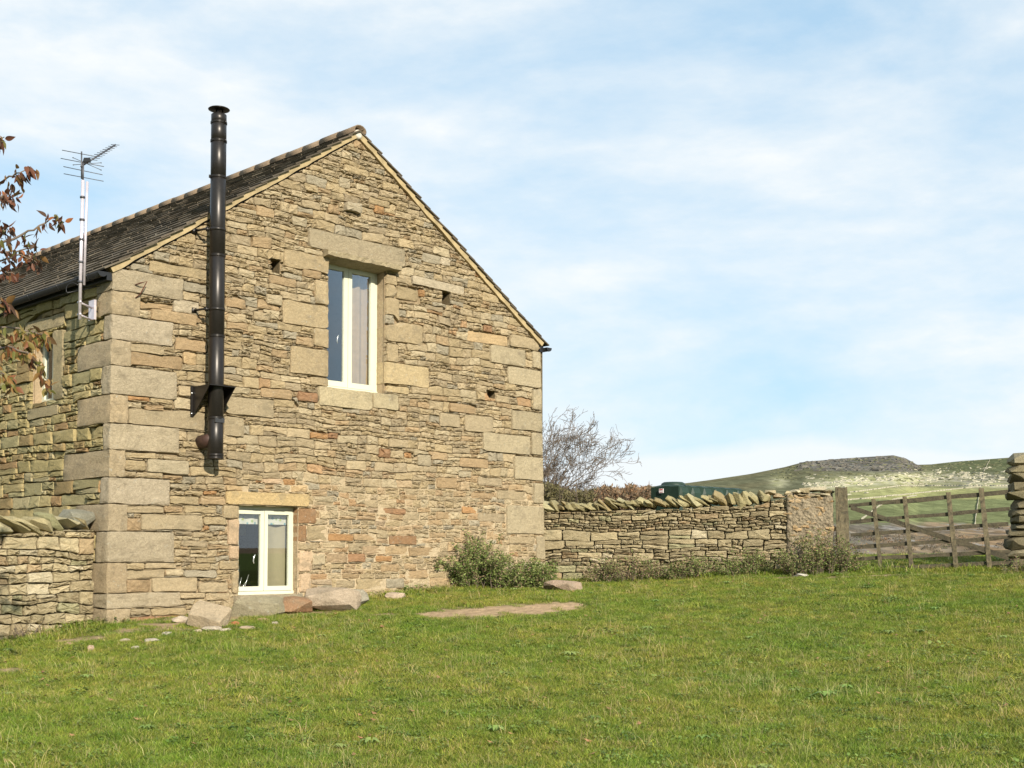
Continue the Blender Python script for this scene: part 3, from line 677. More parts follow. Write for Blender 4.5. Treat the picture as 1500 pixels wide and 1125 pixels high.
for qi, (s1, t1, z0, z1) in enumerate(quo):
    def pf(a, b, c, rg, jit):
        def ed(q, ln, n_): 
            e = min(.014/ln, .2)
            if q <= 0: return 0.
            if q >= 1: return 1.
            return e + (q-1/n_)/(1-2/n_)*(1-2*e)
        ls = s1+.02; lt = t1+.02; lz = z1-z0
        x = ed(a, ls, 12); y = ed(b, lt, 8); w = ed(c, lz, 8)
        s_ = -.02+x*ls; t_ = -.022+y*lt; z_ = z0+w*lz
        rnd = .004
        ins = sum(1 for q in (a, b, c) if q in (0., 1.))
        if ins >= 2:   # arrises pulled in
            s_ += rnd*(1 if a == 0 else -1 if a == 1 else 0); t_ += rnd*(1 if b == 0 else -1 if b == 1 else 0); z_ += rnd*.8*(1 if c == 0 else -1 if c == 1 else 0)
        wob = .016*float(fbm(x*4+qi*3, w*3+y*2, 7)); s_ += rg.normal(0, jit*.7)+sleft(z_)+wob; t_ += rg.normal(0, jit*.5)+wob+.009*float(fbm(s_*9, z_*9, qi)); z_ += rg.normal(0, jit*.45)+.006*vn(x*5+qi*7.3, y*5+c*9.)
        return G.pt(s_, z_, -t_)
    V_, Fq = block(pf, (12, 8, 8), 40+qi)
    cq = np.array((1.08, 1.04, 1.03))*np.array([(.39, .34, .235), (.39, .325, .21), (.41, .36, .26), (.39, .33, .22), (.40, .35, .245), (.385, .315, .20)][qi % 6])*(.95+.1*vn(qi*1.7, 3.))
    build('quoin', V_, Fq, M['quoin'], barn, col=cq, sharp=42)
# ---- side wall
SLEN = 11.1; ZE = EL[1]-.06
def soff(z): return -(sleft(z))            # side plane leans with the corner
SWIN = (SD.px(76, 540)[0]+.02, SD.px(44, 540)[0], SD.px(62, 588)[1], SD.px(62, 492)[1])
def inside_s(S, Z): return (S > 0) & (S < SLEN) & (Z < ZE)
sfe = []
for (x0, x1, y0, y1, tg) in ((76, 91, 483, 586, 'J'), (36, 92, 466, 484, 'J'), (38, 84, 596, 612, 'J'), (94, 140, 463, 480, 'b')):
    xa = SD.px(x1, (y0+y1)/2)[0]; xb = SD.px(x0, (y0+y1)/2)[0]; m_ = (x0+x1)/2
    sfe.append((xa, xb, SD.px(m_, y1)[1], SD.px(m_, y0)[1], tg))
sst = masonry(0, SLEN, -.9, ZE, inside_s, sfe, [SWIN]+[(-1, q[1]+.002, q[2]-.006, q[3]+.006) for q in quo], [.10, .14, .17, .2, .24], (1.6, 4.2), 23, res=.012, split=.16, mid=.012, warp=(.04, .010), minarea=.002)
sidew = core(SD, 'side_wall', 0.02, SLEN, -.9, ZE, lambda S, Z: (S > .1), [SWIN], lambda S, Z: -.05+.006*fbm(S*9, Z*9, 2), lambda S, Z: np.ones(S.shape+(3,))*np.array((.17, .135, .08)), barn, res=.09, off=soff)
SIDEC = [((.35, .29, .14), 4), ((.38, .31, .155), 4), ((.29, .215, .105), 2.5), ((.32, .28, .15), 3), ((.30, .20, .10), 1.2), ((.36, .31, .18), 1.5)]
for o in sst: o['w'] = 1/(1+o['c'][0]*.6)**2*(1 if o['c'][1] > .6 else .3)
def sdeep(o, rng):
    if o['feat'] >= 0 and sfe[o['feat']][4] == 'J': return ('jamb_stone', np.array((.36, .30, .18)), .012, -.22, True)
put_stones(SD, sst, sidew, 75, lambda o, r: pick(r, SIDEC), lambda o, r: r.normal(.008, .010), M['side'], off=soff, seed=9, tilt=.05, deepf=sdeep, gap=.007, rough=.008)
# back walls, simply closed, of the same stone (never in view)
mb = MB(); zr = ER[1]-.06
P0 = lambda s, t, z: G.pt(s, z, -t)
mb.add([P0(WALLW-.03, .02, -.8), P0(WALLW-.03, SLEN, -.8), P0(WALLW-.03, SLEN, zr), P0(WALLW-.03, .02, zr)], [(0, 1, 2, 3)], (.3, .25, .16))
mb.add([P0(.05, SLEN, -.9), P0(WALLW-.03, SLEN, -.9), P0(WALLW-.03, SLEN, zr), P0(APEX[0], SLEN, APEX[1]-.12), P0(.05, SLEN, ZE)], [(0, 1, 2, 3, 4)], (.3, .25, .16))
mb.build('rear_wall', M['stone'], barn, smooth=False)

# ---- roof
TH = .020
def rslope(side):
    e = EL if side < 0 else ER; run = abs(APEX[0]-e[0]); rise = APEX[1]-e[1]; Ls = sqrt(run*run+rise*rise)
    du = Vector((G.u.x*(-1 if side > 0 else 1)*run/Ls, G.u.y*(-1 if side > 0 else 1)*run/Ls, rise/Ls))
    nrm = Vector((-G.u.x*(1 if side < 0 else -1)*rise/Ls, -G.u.y*(1 if side < 0 else -1)*rise/Ls, run/Ls))
    return e, Ls, du, nrm
RL = SLEN+.1
def slates(side, n_named):
    e, Ls, du, nrm = rslope(side); o0 = Vector(G.pt(e[0], e[1], .0)); back = -G.n
    rg = np.random.default_rng(60+side); roof = None; mbr = MB()
    a = o0 - nrm*.06 - du*.0 + back*.03; b = a+back*(RL-.05); c = b+du*(Ls-.0); d = a+du*(Ls-.0)
    mbr.add([a, b, c, d, a-nrm*.08, b-nrm*.08, c-nrm*.08, d-nrm*.08], BOXF, (.05, .045, .04))
    roof = mbr.build('roof', M['slate'], barn, smooth=False)
    nco = 21; q = -.10; items = []
    for r in range(nco):
        h = (.285-.004*r*1.0); t = -.075+rg.uniform(-.012, .012)
        first = True
        while t < RL:
            w = rg.uniform(.22, .42) if not (first and r % 2) else rg.uniform(.14, .22)
            items.append((r, q, h, t, min(t+w, RL+.03))); t += w; first = False
        q += (Ls+.08)/nco
    # sort: nearest the gable first
    order = sorted(range(len(items)), key=lambda i: items[i][3]+items[i][0]*.08); named = set(order[:n_named]); mbx = MB()
    for i, (r, q, h, t0, t1) in enumerate(items):
        j = lambda s=.006: rg.uniform(-s, s)
        lift = rg.uniform(0, .012); ln = h*1.45; 
        if q+ln > Ls-.005: ln = Ls-.005-q
        P = []
        for (tt, qq, lo) in ((t0+.002, q, 1), (t1-.002, q, 1), (t1-.002, q+ln, 0), (t0+.002, q+ln, 0)):
            base_ = o0 + du*(qq+(j(.012) if lo else 0)) + back*(tt+j(.004))
            hgt = (TH+lift*.7+.012 if lo else .004)+j(.003)
            P.append((base_, hgt))
        vs = [b_+nrm*(h_-TH) for b_, h_ in P]+[b_+nrm*h_ for b_, h_ in P]
        f = BOXF if side < 0 else [tuple(reversed(x)) for x in BOXF]
        f = [tuple(reversed(x)) for x in f] if (back.cross(du)).dot(nrm) < 0 and side < 0 else f
        c = np.array([(.10, .082, .06), (.115, .094, .07), (.085, .073, .057), (.135, .115, .085), (.105, .088, .064)][rg.integers(5)])*rg.uniform(.88, 1.12)
        if i in named: build('slate', vs, f, M['slate'], roof, col=c, smooth=False)
        else: mbx.add(vs, f, c)
    if mbx.v: mbx.build('slates', M['slate'], roof, kind='stuff', smooth=False)
    # sandy mortar verge under the slates at the gable
    mbv = MB(); seg = 40; wv = .075
    for k in range(seg):
        q0 = k/seg*Ls; q1 = (k+1)/seg*Ls
        for qq in (0,):
            def pp(q_, dn, o_): return o0+du*q_-nrm*dn+G.n*o_
            th = wv+.012*vn(k*.7, side*3.+5); th2 = wv+.012*vn((k+1)*.7, side*3.+5); ot = .035
            P = [pp(q0, th, -.1), pp(q1, th2, -.1), pp(q1, th2, ot), pp(q0, th, ot), pp(q0, -.0, -.1), pp(q1, -.0, -.1), pp(q1, -.0, ot+.008), pp(q0, -.0, ot+.008)]
            mbv.add(P, BOXF)
    mbv.build('verge', M['verge'], roof, smooth=False)
    return roof, o0, Ls, du, nrm
roofL, oL, LsL, duL, nL = slates(-1, 240)
roofR, oR, LsR, duR, nR = slates(1, 50)
# ridge tiles
apexw = Vector(G.pt(APEX[0], APEX[1]+.03, 0)); rg = np.random.default_rng(3); t = -.08; k = 0
while t < RL:
    w = .45; mb = MB(); vs = []; nseg = 8; rad = .105
    for e_, tt in ((0, t+.006), (1, t+w-.006)):
        for rr_ in (rad, rad-.02):
            for i in range(nseg+1):
                an = radians(-22)+i*(pi+radians(44))/nseg; vs.append(apexw - G.n*tt + G.u*(cos(an)*rr_*1.15) + Vector((0, 0, sin(an)*rr_*.85-.035+.006*vn(k*1., 2.))))
    n_ = nseg+1; f = []
    for i in range(nseg):
        f += [(i, i+1, 2*n_+i+1, 2*n_+i), (n_+i+1, n_+i, 3*n_+i, 3*n_+i+1), (i, n_+i, n_+i+1, i+1), (2*n_+i, 2*n_+i+1, 3*n_+i+1, 3*n_+i)]
    mb.add(vs, f, np.array((.22, .165, .115))*rg.uniform(.8, 1.3)); mb.build('ridge_tile', M['slate'], roofL); t += w; k += 1
mb = MB(); lathe(mb, apexw+Vector((0, 0, -.085))+G.n*-.03, [(.0, .075), (.04, .078), (.07, .07), (.078, .0)], 14, G.n); mb.build('ridge_mortar', M['white_mortar'], roofL)
# gutters
def gutter(side):
    e, Ls, du, nrm = rslope(side); o0 = Vector(G.pt(e[0], e[1], 0)); outw = G.u*(-1 if side < 0 else 1)
    cgt = o0 + outw*.115 + Vector((0, 0, -.075)); mb = MB(); vs = []; ns = 12; R_ = .062
    for tt in (-.06, RL-.3):
        for rr_ in (R_, R_-.006):
            for i in range(ns+1):
                an = pi+i*pi/ns; vs.append(cgt-G.n*tt+outw*(cos(an)*rr_)+Vector((0, 0, sin(an)*rr_)))
    n_ = ns+1; f = []
    for i in range(ns): f += [(i, i+1, 2*n_+i+1, 2*n_+i), (n_+i+1, n_+i, 3*n_+i, 3*n_+i+1), (i, n_+i, n_+i+1, i+1)]
    for a_ in (0, ns): f.append((a_, n_+a_, 3*n_+a_, 2*n_+a_))
    mb.add(vs, f); g_ = mb.build('gutter', M['plastic'], barn)
    mb = MB(); P = [cgt+G.n*.062+outw*(cos(pi+i*pi/ns)*(R_+.004))+Vector((0, 0, sin(pi+i*pi/ns)*(R_+.004))) for i in range(ns+1)]; P2 = [p-G.n*.03 for p in P]
    mb.add(P+P2, [tuple(range(ns+1)), tuple(range(2*ns+1, ns, -1))]+[(i, i+ns+1, i+ns+2, i+1) for i in range(ns)]); mb.build('end_cap', M['plastic'], g_, smooth=False)
    for tt in (.25, 1.1, 2.0, 2.9, 3.8, 4.7, 5.6):
        mb = MB(); tube(mb, [cgt-G.n*tt+outw*(cos(pi+i*pi/10)*(R_+.008))+Vector((0, 0, sin(pi+i*pi/10)*(R_+.008))) for i in range(11)], .008, 5); mb.build('gutter_bracket', M['plastic'], g_)
    mb = MB(); b_ = o0+outw*.03+Vector((0, 0, -.09)); 
    box8(mb, [b_-G.n*0-Vector((0, 0, .07)), b_-G.n*RL-Vector((0, 0, .07)), b_-G.n*RL-Vector((0, 0, .07))-outw*.1, b_-Vector((0, 0, .07))-outw*.1, b_+Vector((0, 0, .03)), b_-G.n*RL+Vector((0, 0, .03)), b_-G.n*RL+Vector((0, 0, .03))-outw*.1, b_+Vector((0, 0, .03))-outw*.1])
    mb.build('eaves_board', M['plastic'], barn, smooth=False)
gutter(-1); gutter(1)

# ---- windows
def window(pl, s0, s1, z0, z1, D, mull_px, fr=.075, label=None, off=0., sub=True, style='two'):
    """frame recessed D behind the wall face"""
    d1 = -D+off; wn = MB(); th = .07
    w_root = MB(); f = fr
    pbox(w_root, pl, s0-.05, s1+.01, z1-f*.55, z1+.01, d1-th, d1); pbox(w_root, pl, s0-.05, s1+.01, z0, z0+f*.5, d1-th, d1+.022)
    pbox(w_root, pl, s0-.05, s0-.002+f*.15, z0+f*.5, z1-f*.55, d1-th, d1); pbox(w_root, pl, s1-f*.5, s1+.01, z0+f*.5, z1-f*.55, d1-th, d1)
    win = w_root.build('window', M['frame'], barn, smooth=False, label=label)
    sm_ = mull_px; zc0 = z0+f*.5+.006; zc1 = z1-f*.55-.006
    for (a, b) in ((s0+f*.15, sm_-.004), (sm_+.004, s1-f*.5-.004)):
        cm = MB(); r = f*.62; dd = d1+.014
        pbox(cm, pl, a, b, zc0, zc0+r*1.15, dd-.05, dd); pbox(cm, pl, a, b, zc1-r, zc1, dd-.05, dd)
        pbox(cm, pl, a, a+r, zc0+r*1.15, zc1-r, dd-.05, dd); pbox(cm, pl, b-r, b, zc0+r*1.15, zc1-r, dd-.05, dd)
        cm.build('casement', M['frame'], win, smooth=False)
        g = MB(); pbox(g, pl, a+r-.004, b-r+.004, zc0+r*1.15-.004, zc1-r+.004, dd-.032, dd-.026); g.build('pane', M['glass'], win, smooth=False)
    hx = sm_-.004-f*.31; hz0 = z0+(z1-z0)*.42; hd = MB()
    tube(hd, [pl.pt(hx-.01, hz0+.0, d1+.02), pl.pt(hx-.012, hz0+.01, d1+.05), pl.pt(hx-.03, hz0-.04, d1+.055), pl.pt(hx-.035, hz0-.1, d1+.05)], .008, 6); 
    return win, d1, (s0, s1, z0, z1)
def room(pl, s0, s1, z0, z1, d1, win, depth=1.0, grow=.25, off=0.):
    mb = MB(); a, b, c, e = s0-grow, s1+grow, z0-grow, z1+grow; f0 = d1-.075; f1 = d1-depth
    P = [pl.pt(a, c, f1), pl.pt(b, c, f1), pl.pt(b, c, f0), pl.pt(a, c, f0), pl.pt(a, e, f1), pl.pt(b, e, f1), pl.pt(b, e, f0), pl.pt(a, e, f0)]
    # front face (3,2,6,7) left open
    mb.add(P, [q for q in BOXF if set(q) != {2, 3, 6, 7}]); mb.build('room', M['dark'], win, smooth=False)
def curtain(pl, s0, s1, z0, z1, d, win, mat, name='curtain', waves=5, amp=.025):
    n = 40; vs = []; f = []
    for i in range(n+1):
        s_ = s0+(s1-s0)*i/n; dd = d+amp*sin(i/n*waves*2*pi)
        vs += [pl.pt(s_, z0, dd), pl.pt(s_, z1, dd)]
    for i in range(n): f.append((2*i, 2*i+2, 2*i+3, 2*i+1))
    mb = MB(); mb.add(vs, f); return mb.build(name, mat, win)
def handle(pl, s, z, d, win):
    mb = MB(); tube(mb, [pl.pt(s, z+.02, d), pl.pt(s+.0, z+.02, d+.03), pl.pt(s-.022, z-.01, d+.035), pl.pt(s-.028, z-.07, d+.03), pl.pt(s-.018, z-.1, d+.03)], .009, 6); mb.build('handle', M['handle'], win)
D1 = .22
um = (G.px(503, 480, -D1)[0]+G.px(514, 480, -D1)[0])/2+.005
win, d1, _ = window(G, UW[0], UW[1]+.01, UW[2]-.0, UW[3]+.06, D1, um, .115)
room(G, UW[0], UW[1], UW[2], UW[3], d1, win, 1.2)
curtain(G, um+.07, UW[1]+.25, UW[2]-.1, UW[3]+.1, d1-.13, win, M['curtain'], waves=4, amp=.03)
handle(G, G.px(497, 493, -D1)[0], G.px(497, 493, -D1)[1], d1-.05, win)
# projecting drip slab over the upper window
drp = MB(); sa, sb_ = G.px(472, 383)[0], G.px(580, 383)[0]; zt_, zb_ = G.px(525, 377.5)[1], G.px(525, 386.5)[1]
def pfd(a, b, c, rg, jit):
    x = sa+(sb_-sa)*a; d = -.2+(.35+.015*vn(a*9, 1.))*b; z = zb_-.04*(1-b) + (zt_-zb_+.04*(1-b))*c
    if b == 1 and c == 1: z -= .022
    return G.pt(x+rg.normal(0, .003), z+rg.normal(0, .004), d+rg.normal(0, .005))
V_, Fq = block(pfd, (22, 4, 2), 3); Fq = [tuple(reversed(q)) for q in Fq]
build('drip_stone', V_, Fq, M['quoin'], gable, col=(.36, .30, .19), smooth=False)
D2 = .13
lm_ = (G.px(379, 800, -D2)[0]+G.px(393, 800, -D2)[0])/2
win2, d2, _ = window(G, LWn[0], G.px(428.5, 805, -D2)[0]+.03, LWn[2]-.0, LWn[3], D2, lm_, .09)
room(G, LWn[0], LWn[1], LWn[2], LWn[3], d2, win2, 1.2)
curtain(G, lm_+.05, LWn[1]+.2, LWn[2]-.1, LWn[3]+.1, d2-.15, win2, M['cream_blind'], waves=2, amp=.015)
handle(G, G.px(374.5, 815, -D2)[0], G.px(374.5, 815, -D2)[1], d2-.045, win2)
# valance printed with blue-green sprigs
m, t_, p, o = newmat('sprigged_valance'); tcn = nd(t_, 'ShaderNodeTexCoord'); vr = nd(t_, 'ShaderNodeTexVoronoi'); vr.inputs['Scale'].default_value = 17; t_.links.new(tcn.outputs['Object'], vr.inputs[0])
sx_ = nd(t_, 'ShaderNodeSeparateXYZ'); t_.links.new(tcn.outputs['Object'], sx_.inputs[0]); mk_ = mrange(t_, sx_.outputs[2], .0, -.02, 0, 1); sp_ = mrange(t_, vr.outputs[0], .42, .3, 0, 1)
mu = nd(t_, 'ShaderNodeMath', operation='MULTIPLY'); t_.links.new(mk_, mu.inputs[0]); t_.links.new(sp_, mu.inputs[1])
t_.links.new(mixc(t_, mu.outputs[0], (.50, .49, .43), mixc(t_, mrange(t_, vr.outputs[1], .3, .7, 0, 1), (.12, .26, .30), (.35, .40, .12))), p.inputs['Base Color']); p.inputs['Roughness'].default_value = .9
zv1 = LWn[3]; zv0 = G.px(392, 768, -D2)[1]
for (a, b) in ((LWn[0]-.05, lm_+.0), (lm_+.03, LWn[1]+.2)):
    curtain(G, a, b, zv0, zv1, d2-.10, win2, m, 'valance', 3, .008)
mb = MB(); zg = G.px(392, 784, -D2)[1]; pbox(mb, G, LWn[0]-.2, lm_, zg, zv0+.0, d2-.5, d2-.45); mb.build('curtain_pelmet', simple('olive_pelmet', (.12, .11, .04), .8, 0, 12), win2, smooth=False)
mb = MB(); bz = LWn[2]+.08
for k_, (dx_, hh) in enumerate(((.0, .1), (.06, .16), (.11, .09), (.15, .2))):
    tube(mb, [G.pt(LWn[0]+.1+dx_, bz, d2-.12), G.pt(LWn[0]+.13+dx_*1.3, bz+hh, d2-.12)], .008, 5)
lathe(mb, G.pt(LWn[0]+.22, bz-.06, d2-.12), [(.0, 0), (.04, 0), (.05, .05), (.03, .09), (0, .1)], 10); mb.build('ornament', M['handle'], win2)
# stone threshold under the lower window
def pfs(a, b, c, rg, jit):
    x = G.px(341, 874)[0]+(G.px(436, 874)[0]-G.px(341, 874)[0])*a; z1_ = LWn[2]-.004; z0_ = z1_-.16
    return G.pt(x+rg.normal(0, .004), z0_+(z1_-z0_)*c+rg.normal(0, .003), -.2+.32*b+rg.normal(0, .005))
V_, Fq = block(pfs, (8, 4, 2), 8); build('window_sill', V_, [tuple(reversed(q)) for q in Fq], M['quoin'], gable, col=(.34, .29, .20))
# side window: sunlit reveal, frame and drawn blind
ws0, ws1, wz0, wz1 = SWIN; offw = soff((wz0+wz1)/2)
winS = MB(); dS = -.16+offw
for q in ((ws0-.02, ws0+.07, wz0, wz1), (ws1-.06, ws1+.02, wz0, wz1), (ws0+.07, ws1-.06, wz0, wz0+.07), (ws0+.07, ws1-.06, wz1-.07, wz1), ((ws0+ws1)/2-.03, (ws0+ws1)/2+.03, wz0+.07, wz1-.07)): pbox(winS, SD, q[0], q[1], q[2], q[3], dS-.06, dS)
winS = winS.build('window', M['frame'], barn, smooth=False)
mb = MB(); pbox(mb, SD, ws0+.07, ws1-.06, wz0+.07, wz1-.07, dS-.035, dS-.03); mb.build('pane', M['glass'], winS, smooth=False)
mb = MB(); pbox(mb, SD, ws0-.1, ws1+.1, wz0-.1, wz1+.1, dS-.12, dS-.10); mb.build('blind', M['cream_blind'], winS, smooth=False)
room(SD, ws0, ws1, wz0, wz1, dS-.06, winS, .6)
# reveal linings behind jamb stones
for pl, (a0, a1, b0, b1), D, par, of in ((G, UW, D1, gable, 0), (G, LWn, D2, gable, 0), (SD, SWIN, .16, sidew, offw)):
    mb = MB(); e_ = .012
    def quad(p): mb.add([pl.pt(*q) for q in p], [(0, 1, 2, 3)], (.40, .31, .20))
    f0 = -.03+of; f1 = -D-.05+of
    quad([(a1+e_, b0, f0), (a1+e_, b1+.03, f0), (a1+e_, b1+.03, f1), (a1+e_, b0, f1)]); quad([(a0-e_, b0, f0), (a0-e_, b1+.03, f0), (a0-e_, b1+.03, f1), (a0-e_, b0, f1)])
    quad([(a0-e_, b1+.03, f0), (a1+e_, b1+.03, f0), (a1+e_, b1+.03, f1), (a0-e_, b1+.03, f1)]); quad([(a0-e_, b0-.004, f0), (a1+e_, b0-.004, f0), (a1+e_, b0-.004, f1), (a0-e_, b0-.004, f1)])
    mb.build('window_reveal', M['mortar'], par, smooth=False)
# fallen-away iron hook near the corner
mb = MB(); P_ = [G.px(196.5, 418), G.px(201, 416), G.px(208.5, 414.5), G.px(204, 425), G.px(202, 432), G.px(197, 437)]
tube(mb, [G.pt(s_, z_, d_) for (s_, z_), d_ in zip(P_, (.02, .09, .12, .1, .06, .03))], .008, 6); mb.build('iron_hook', M['rust'], gable)

# ------------------------------------------------------------------ flue
fd = .27; fs0 = (G.px(319.5, 300, fd)[0]+G.px(315.5, 640, fd)[0])/2
ztop = G.px(320, 168, fd)[1]; zbot = G.px(315, 672, fd)[1]; fb = G.pt(fs0, zbot, fd); FR = .103
flue = empty('flue_pipe', fb, "tall black twin-wall stove flue fixed to the gable wall", 'flue')
joints = [G.px(319, y, fd)[1] for y in (180, 207, 260, 375, 493, 613)]
hh_ = sorted([zbot+.02, *joints, ztop])
for i in range(len(hh_)-1):
    a, b = hh_[i], hh_[i+1]; mb = MB()
    lathe(mb, (fb.x, fb.y, a), [(FR-.006, 0), (FR, .004), (FR, b-a-.004), (FR-.006, b-a)], 32); mb.build('pipe_section', M['black'], flue)
for z_ in joints + [zbot+.012, zbot+.05]:
    mb = MB(); lathe(mb, (fb.x, fb.y, z_-.016), [(FR, 0), (FR+.008, .003), (FR+.008, .013), (FR+.003, .016), (FR+.008, .019), (FR+.008, .029), (FR, .032)], 32); mb.build('locking_band', M['black'], flue)
for z_, an in ((joints[0], .5), (joints[1], .5), (joints[2], 2.6)):
    mb = MB(); p_ = Vector((fb.x+cos(an)*(FR+.015), fb.y-abs(sin(an))*(FR+.015), z_)); lathe(mb, p_-Vector((0, 0, .02)), [(0, 0), (.012, 0), (.012, .04), (0, .04)], 8); mb.build('band_clip', M['black'], flue)
mb = MB(); lathe(mb, (fb.x, fb.y, zbot), [(0, 0), (FR-.01, 0), (FR-.004, .02)], 32); mb.build('drain_cap', M['black'], flue)
mb = MB(); lathe(mb, (fb.x, fb.y, ztop-.01), [(FR, 0), (FR-.015, .015), (FR-.03, .02), (FR-.03, .0)], 32)
for k in range(3): 
    an = k*2*pi/3+.4; p_ = Vector((fb.x+cos(an)*.05, fb.y+sin(an)*.05, ztop)); tube(mb, [p_, p_+Vector((0, 0, .07))], .012, 6)
mb.build('cowl_support', M['black'], flue)
mb = MB(); lathe(mb, (fb.x, fb.y, ztop+.055), [(0, 0), (.10, .0), (.142, .012), (.145, .018), (.135, .026), (.07, .045), (0, .052)], 36); mb.build('cowl', M['black'], flue)
# wall support: top plate, two triangular gussets, wall flanges
zp = G.px(316, 566, fd)[1]; zp0 = G.px(290, 611, .02)[1]; hw_ = .20
mb = MB(); pbox(mb, G, fs0-hw_, fs0+hw_, zp-.012, zp, .015, fd+.17); mb.build('support_plate', M['black'], flue, smooth=False)
for sgn in (-1, 1):
    mb = MB(); a = fs0+sgn*hw_-sgn*.008; b = fs0+sgn*hw_
    P = [G.pt(a, zp-.013, .02), G.pt(a, zp-.013, fd+.16), G.pt(a, zp0, .03), G.pt(a, zp0, .02), G.pt(b, zp-.013, .02), G.pt(b, zp-.013, fd+.16), G.pt(b, zp0, .03), G.pt(b, zp0, .02)]
    mb.add(P, [(0, 1, 2, 3), (7, 6, 5, 4), (0, 4, 5, 1), (1, 5, 6, 2), (2, 6, 7, 3), (3, 7, 4, 0)]); mb.build('gusset', M['black'], flue, smooth=False)
    mb = MB(); a, b = sorted((fs0+sgn*hw_, fs0+sgn*(hw_+.035))); pbox(mb, G, a, b, zp0-.01, zp+.01, .016, .024); fl = mb.build('wall_flange', M['black'], flue, smooth=False)
    for zz_ in (zp-.09, zp0+.04):
        mb = MB(); lathe(mb, G.pt((a+b)/2, zz_, .024), [(0, .012), (.011, .012), (.011, 0)], 8, G.n); mb.build('bolt', M['handle'], fl)
for y_ in (337, 454):
    z_ = G.px(300, y_, .15)[1]; mb = MB(); tube(mb, [G.pt(fs0-.09, z_, fd-.02), G.pt(fs0-.15, z_, fd-.06), G.pt(fs0-.19, z_, .03)], .016, 6)
    pbox(mb, G, fs0-.235, fs0-.165, z_-.035, z_+.035, .012, .03); lathe(mb, G.pt(fs0-.13, z_-.03, fd-.05), [(0, 0), (.022, 0), (.022, .06), (0, .06)], 8)
    lathe(mb, (fb.x, fb.y, z_-.02), [(FR, 0), (FR+.007, 0), (FR+.007, .04), (FR, .04)], 24); mb.build('wall_clamp', M['black'], flue)
ze = G.px(304, 647, .1)[1]; mb = MB(); tube(mb, [G.pt(fs0-.06, ze, -.05), G.pt(fs0-.06, ze, .16), G.pt(fs0-.02, ze+.05, fd)], [.09, .09, .08], 20); mb.build('elbow', M['brownpipe'], flue)
mb = MB(); pbox(mb, G, fs0-.07, fs0+.07, G.px(316, 617, fd)[1]-.025, G.px(316, 612, fd)[1]-.01, fd+FR-.03, fd+FR+.004); mb.build('rating_plate', simple('dull_plate', (.05, .05, .052), .4, .3), flue, smooth=False)

# ------------------------------------------------------------------ television aerial
ta = SD.px(128, 440)[0]; dA = .34
mt, mbm = SD.px(121.5, 264, dA), SD.px(116.5, 468, dA)
aer = empty('tv_aerial', SD.pt(mbm[0], mbm[1], dA), "thin television aerial on a pale steel mast bracketed to the barn's side wall", 'aerial')
pA = SD.pt(mbm[0], mbm[1], dA); pB = Vector(SD.pt(mt[0], mt[1], dA)); ax = (pB-Vector(pA))
mb = MB(); tube(mb, [pA, pB], .021, 14); mb.build('mast', M['galv'], aer)
tl = at(125, 267, pB.y+.02); bl_ = Vector(pA)+ax*.25+Vector((.035, .03, 0)); mb = MB(); tube(mb, [bl_, Vector((pB.x+.045, pB.y+.03, pB.z-.01))], .017, 12); mb.build('mast', M['galv'], aer)
for y_ in (289, 322, 351, 384, 413):
    fr_ = (468-y_)/(468-264); p_ = Vector(pA)+ax*fr_; mb = MB(); tube(mb, [p_-Vector((0, 0, .012)), p_+Vector((0, 0, .012))], .032, 14); mb.build('mast_clip', M['alu'], aer)
for y_, x_ in ((442, 0), (460, 0)):
    z_ = SD.px(118, y_, dA)[1]; s_ = mbm[0]; mb = MB(); tube(mb, [SD.pt(s_+.05, z_, dA+.0), SD.pt(s_-.03, z_, dA)], .015, 6)
    tube(mb, [SD.pt(s_+.02, z_, dA), SD.pt(SD.px(135, 450, .05)[0], z_, .05)], .013, 6); mb.build('bracket_arm', M['galv'], aer)
mb = MB(); z0_, z1_ = SD.px(137, 466, .1)[1], SD.px(137, 437, .1)[1]; sp0, sp1 = SD.px(139, 450, .05)[0], SD.px(131, 450, .05)[0]; pbox(mb, SD, sp0, sp1, z0_, z1_, .03, .06); mb.build('wall_plate', M['galv'], aer, smooth=False)
top = pB+Vector((0, 0, .24)); mb = MB(); tube(mb, [pB-Vector((0, 0, .05)), top], .012, 8); mb.build('mast', M['alu'], aer)
Yb = pB.y; boom0 = at(118.5, 244, Yb-.02); boom1 = at(169, 212, Yb+.55); mb = MB(); tube(mb, [boom0, boom1], .011, 6); bo = mb.build('boom', M['alu'], aer)
bd = (boom1-boom0)
hd_ = (at(150, 245, Yb)-at(90, 232, Yb)); hd_ = Vector((hd_.x, -.25, hd_.z)).normalized()
for i in range(10):
    c_ = boom0+bd*(.30+i*.077); ln_ = .20-.006*i; mb = MB(); tube(mb, [c_-hd_*ln_*.5, c_+hd_*ln_*.5], .0045, 5); mb.build('director', M['alu'], aer)
for (x0, y0, x1, y1) in ((91, 220, 141, 229.5), (89, 232, 152, 244), (93, 244, 150, 256), (93.5, 254.5, 151.5, 265.5)):
    mb = MB(); tube(mb, [at(x0, y0, Yb+.05), at(x1, y1, Yb-.05)], .005, 5); mb.build('reflector_rod', M['alu'], aer)
mb = MB(); tube(mb, [at(119.5, 222, Yb), at(119.5, 262, Yb-.0)], .009, 6); mb.build('reflector_post', M['alu'], aer)
for (x0, y0, x1, y1) in ((107, 231, 148, 249), (107.5, 241.5, 148, 238.5)):
    mb = MB(); tube(mb, [at(x0, y0, Yb+.02), at(x1, y1, Yb-.02)], .004, 5)
    for (x_, y_) in ((x0, y0), (x1, y1)): lathe(mb, at(x_, y_, Yb)-Vector((0, 0, .01)), [(0, 0), (.011, .01), (0, .02)], 6)
    mb.build('dipole', M['alu'], aer)
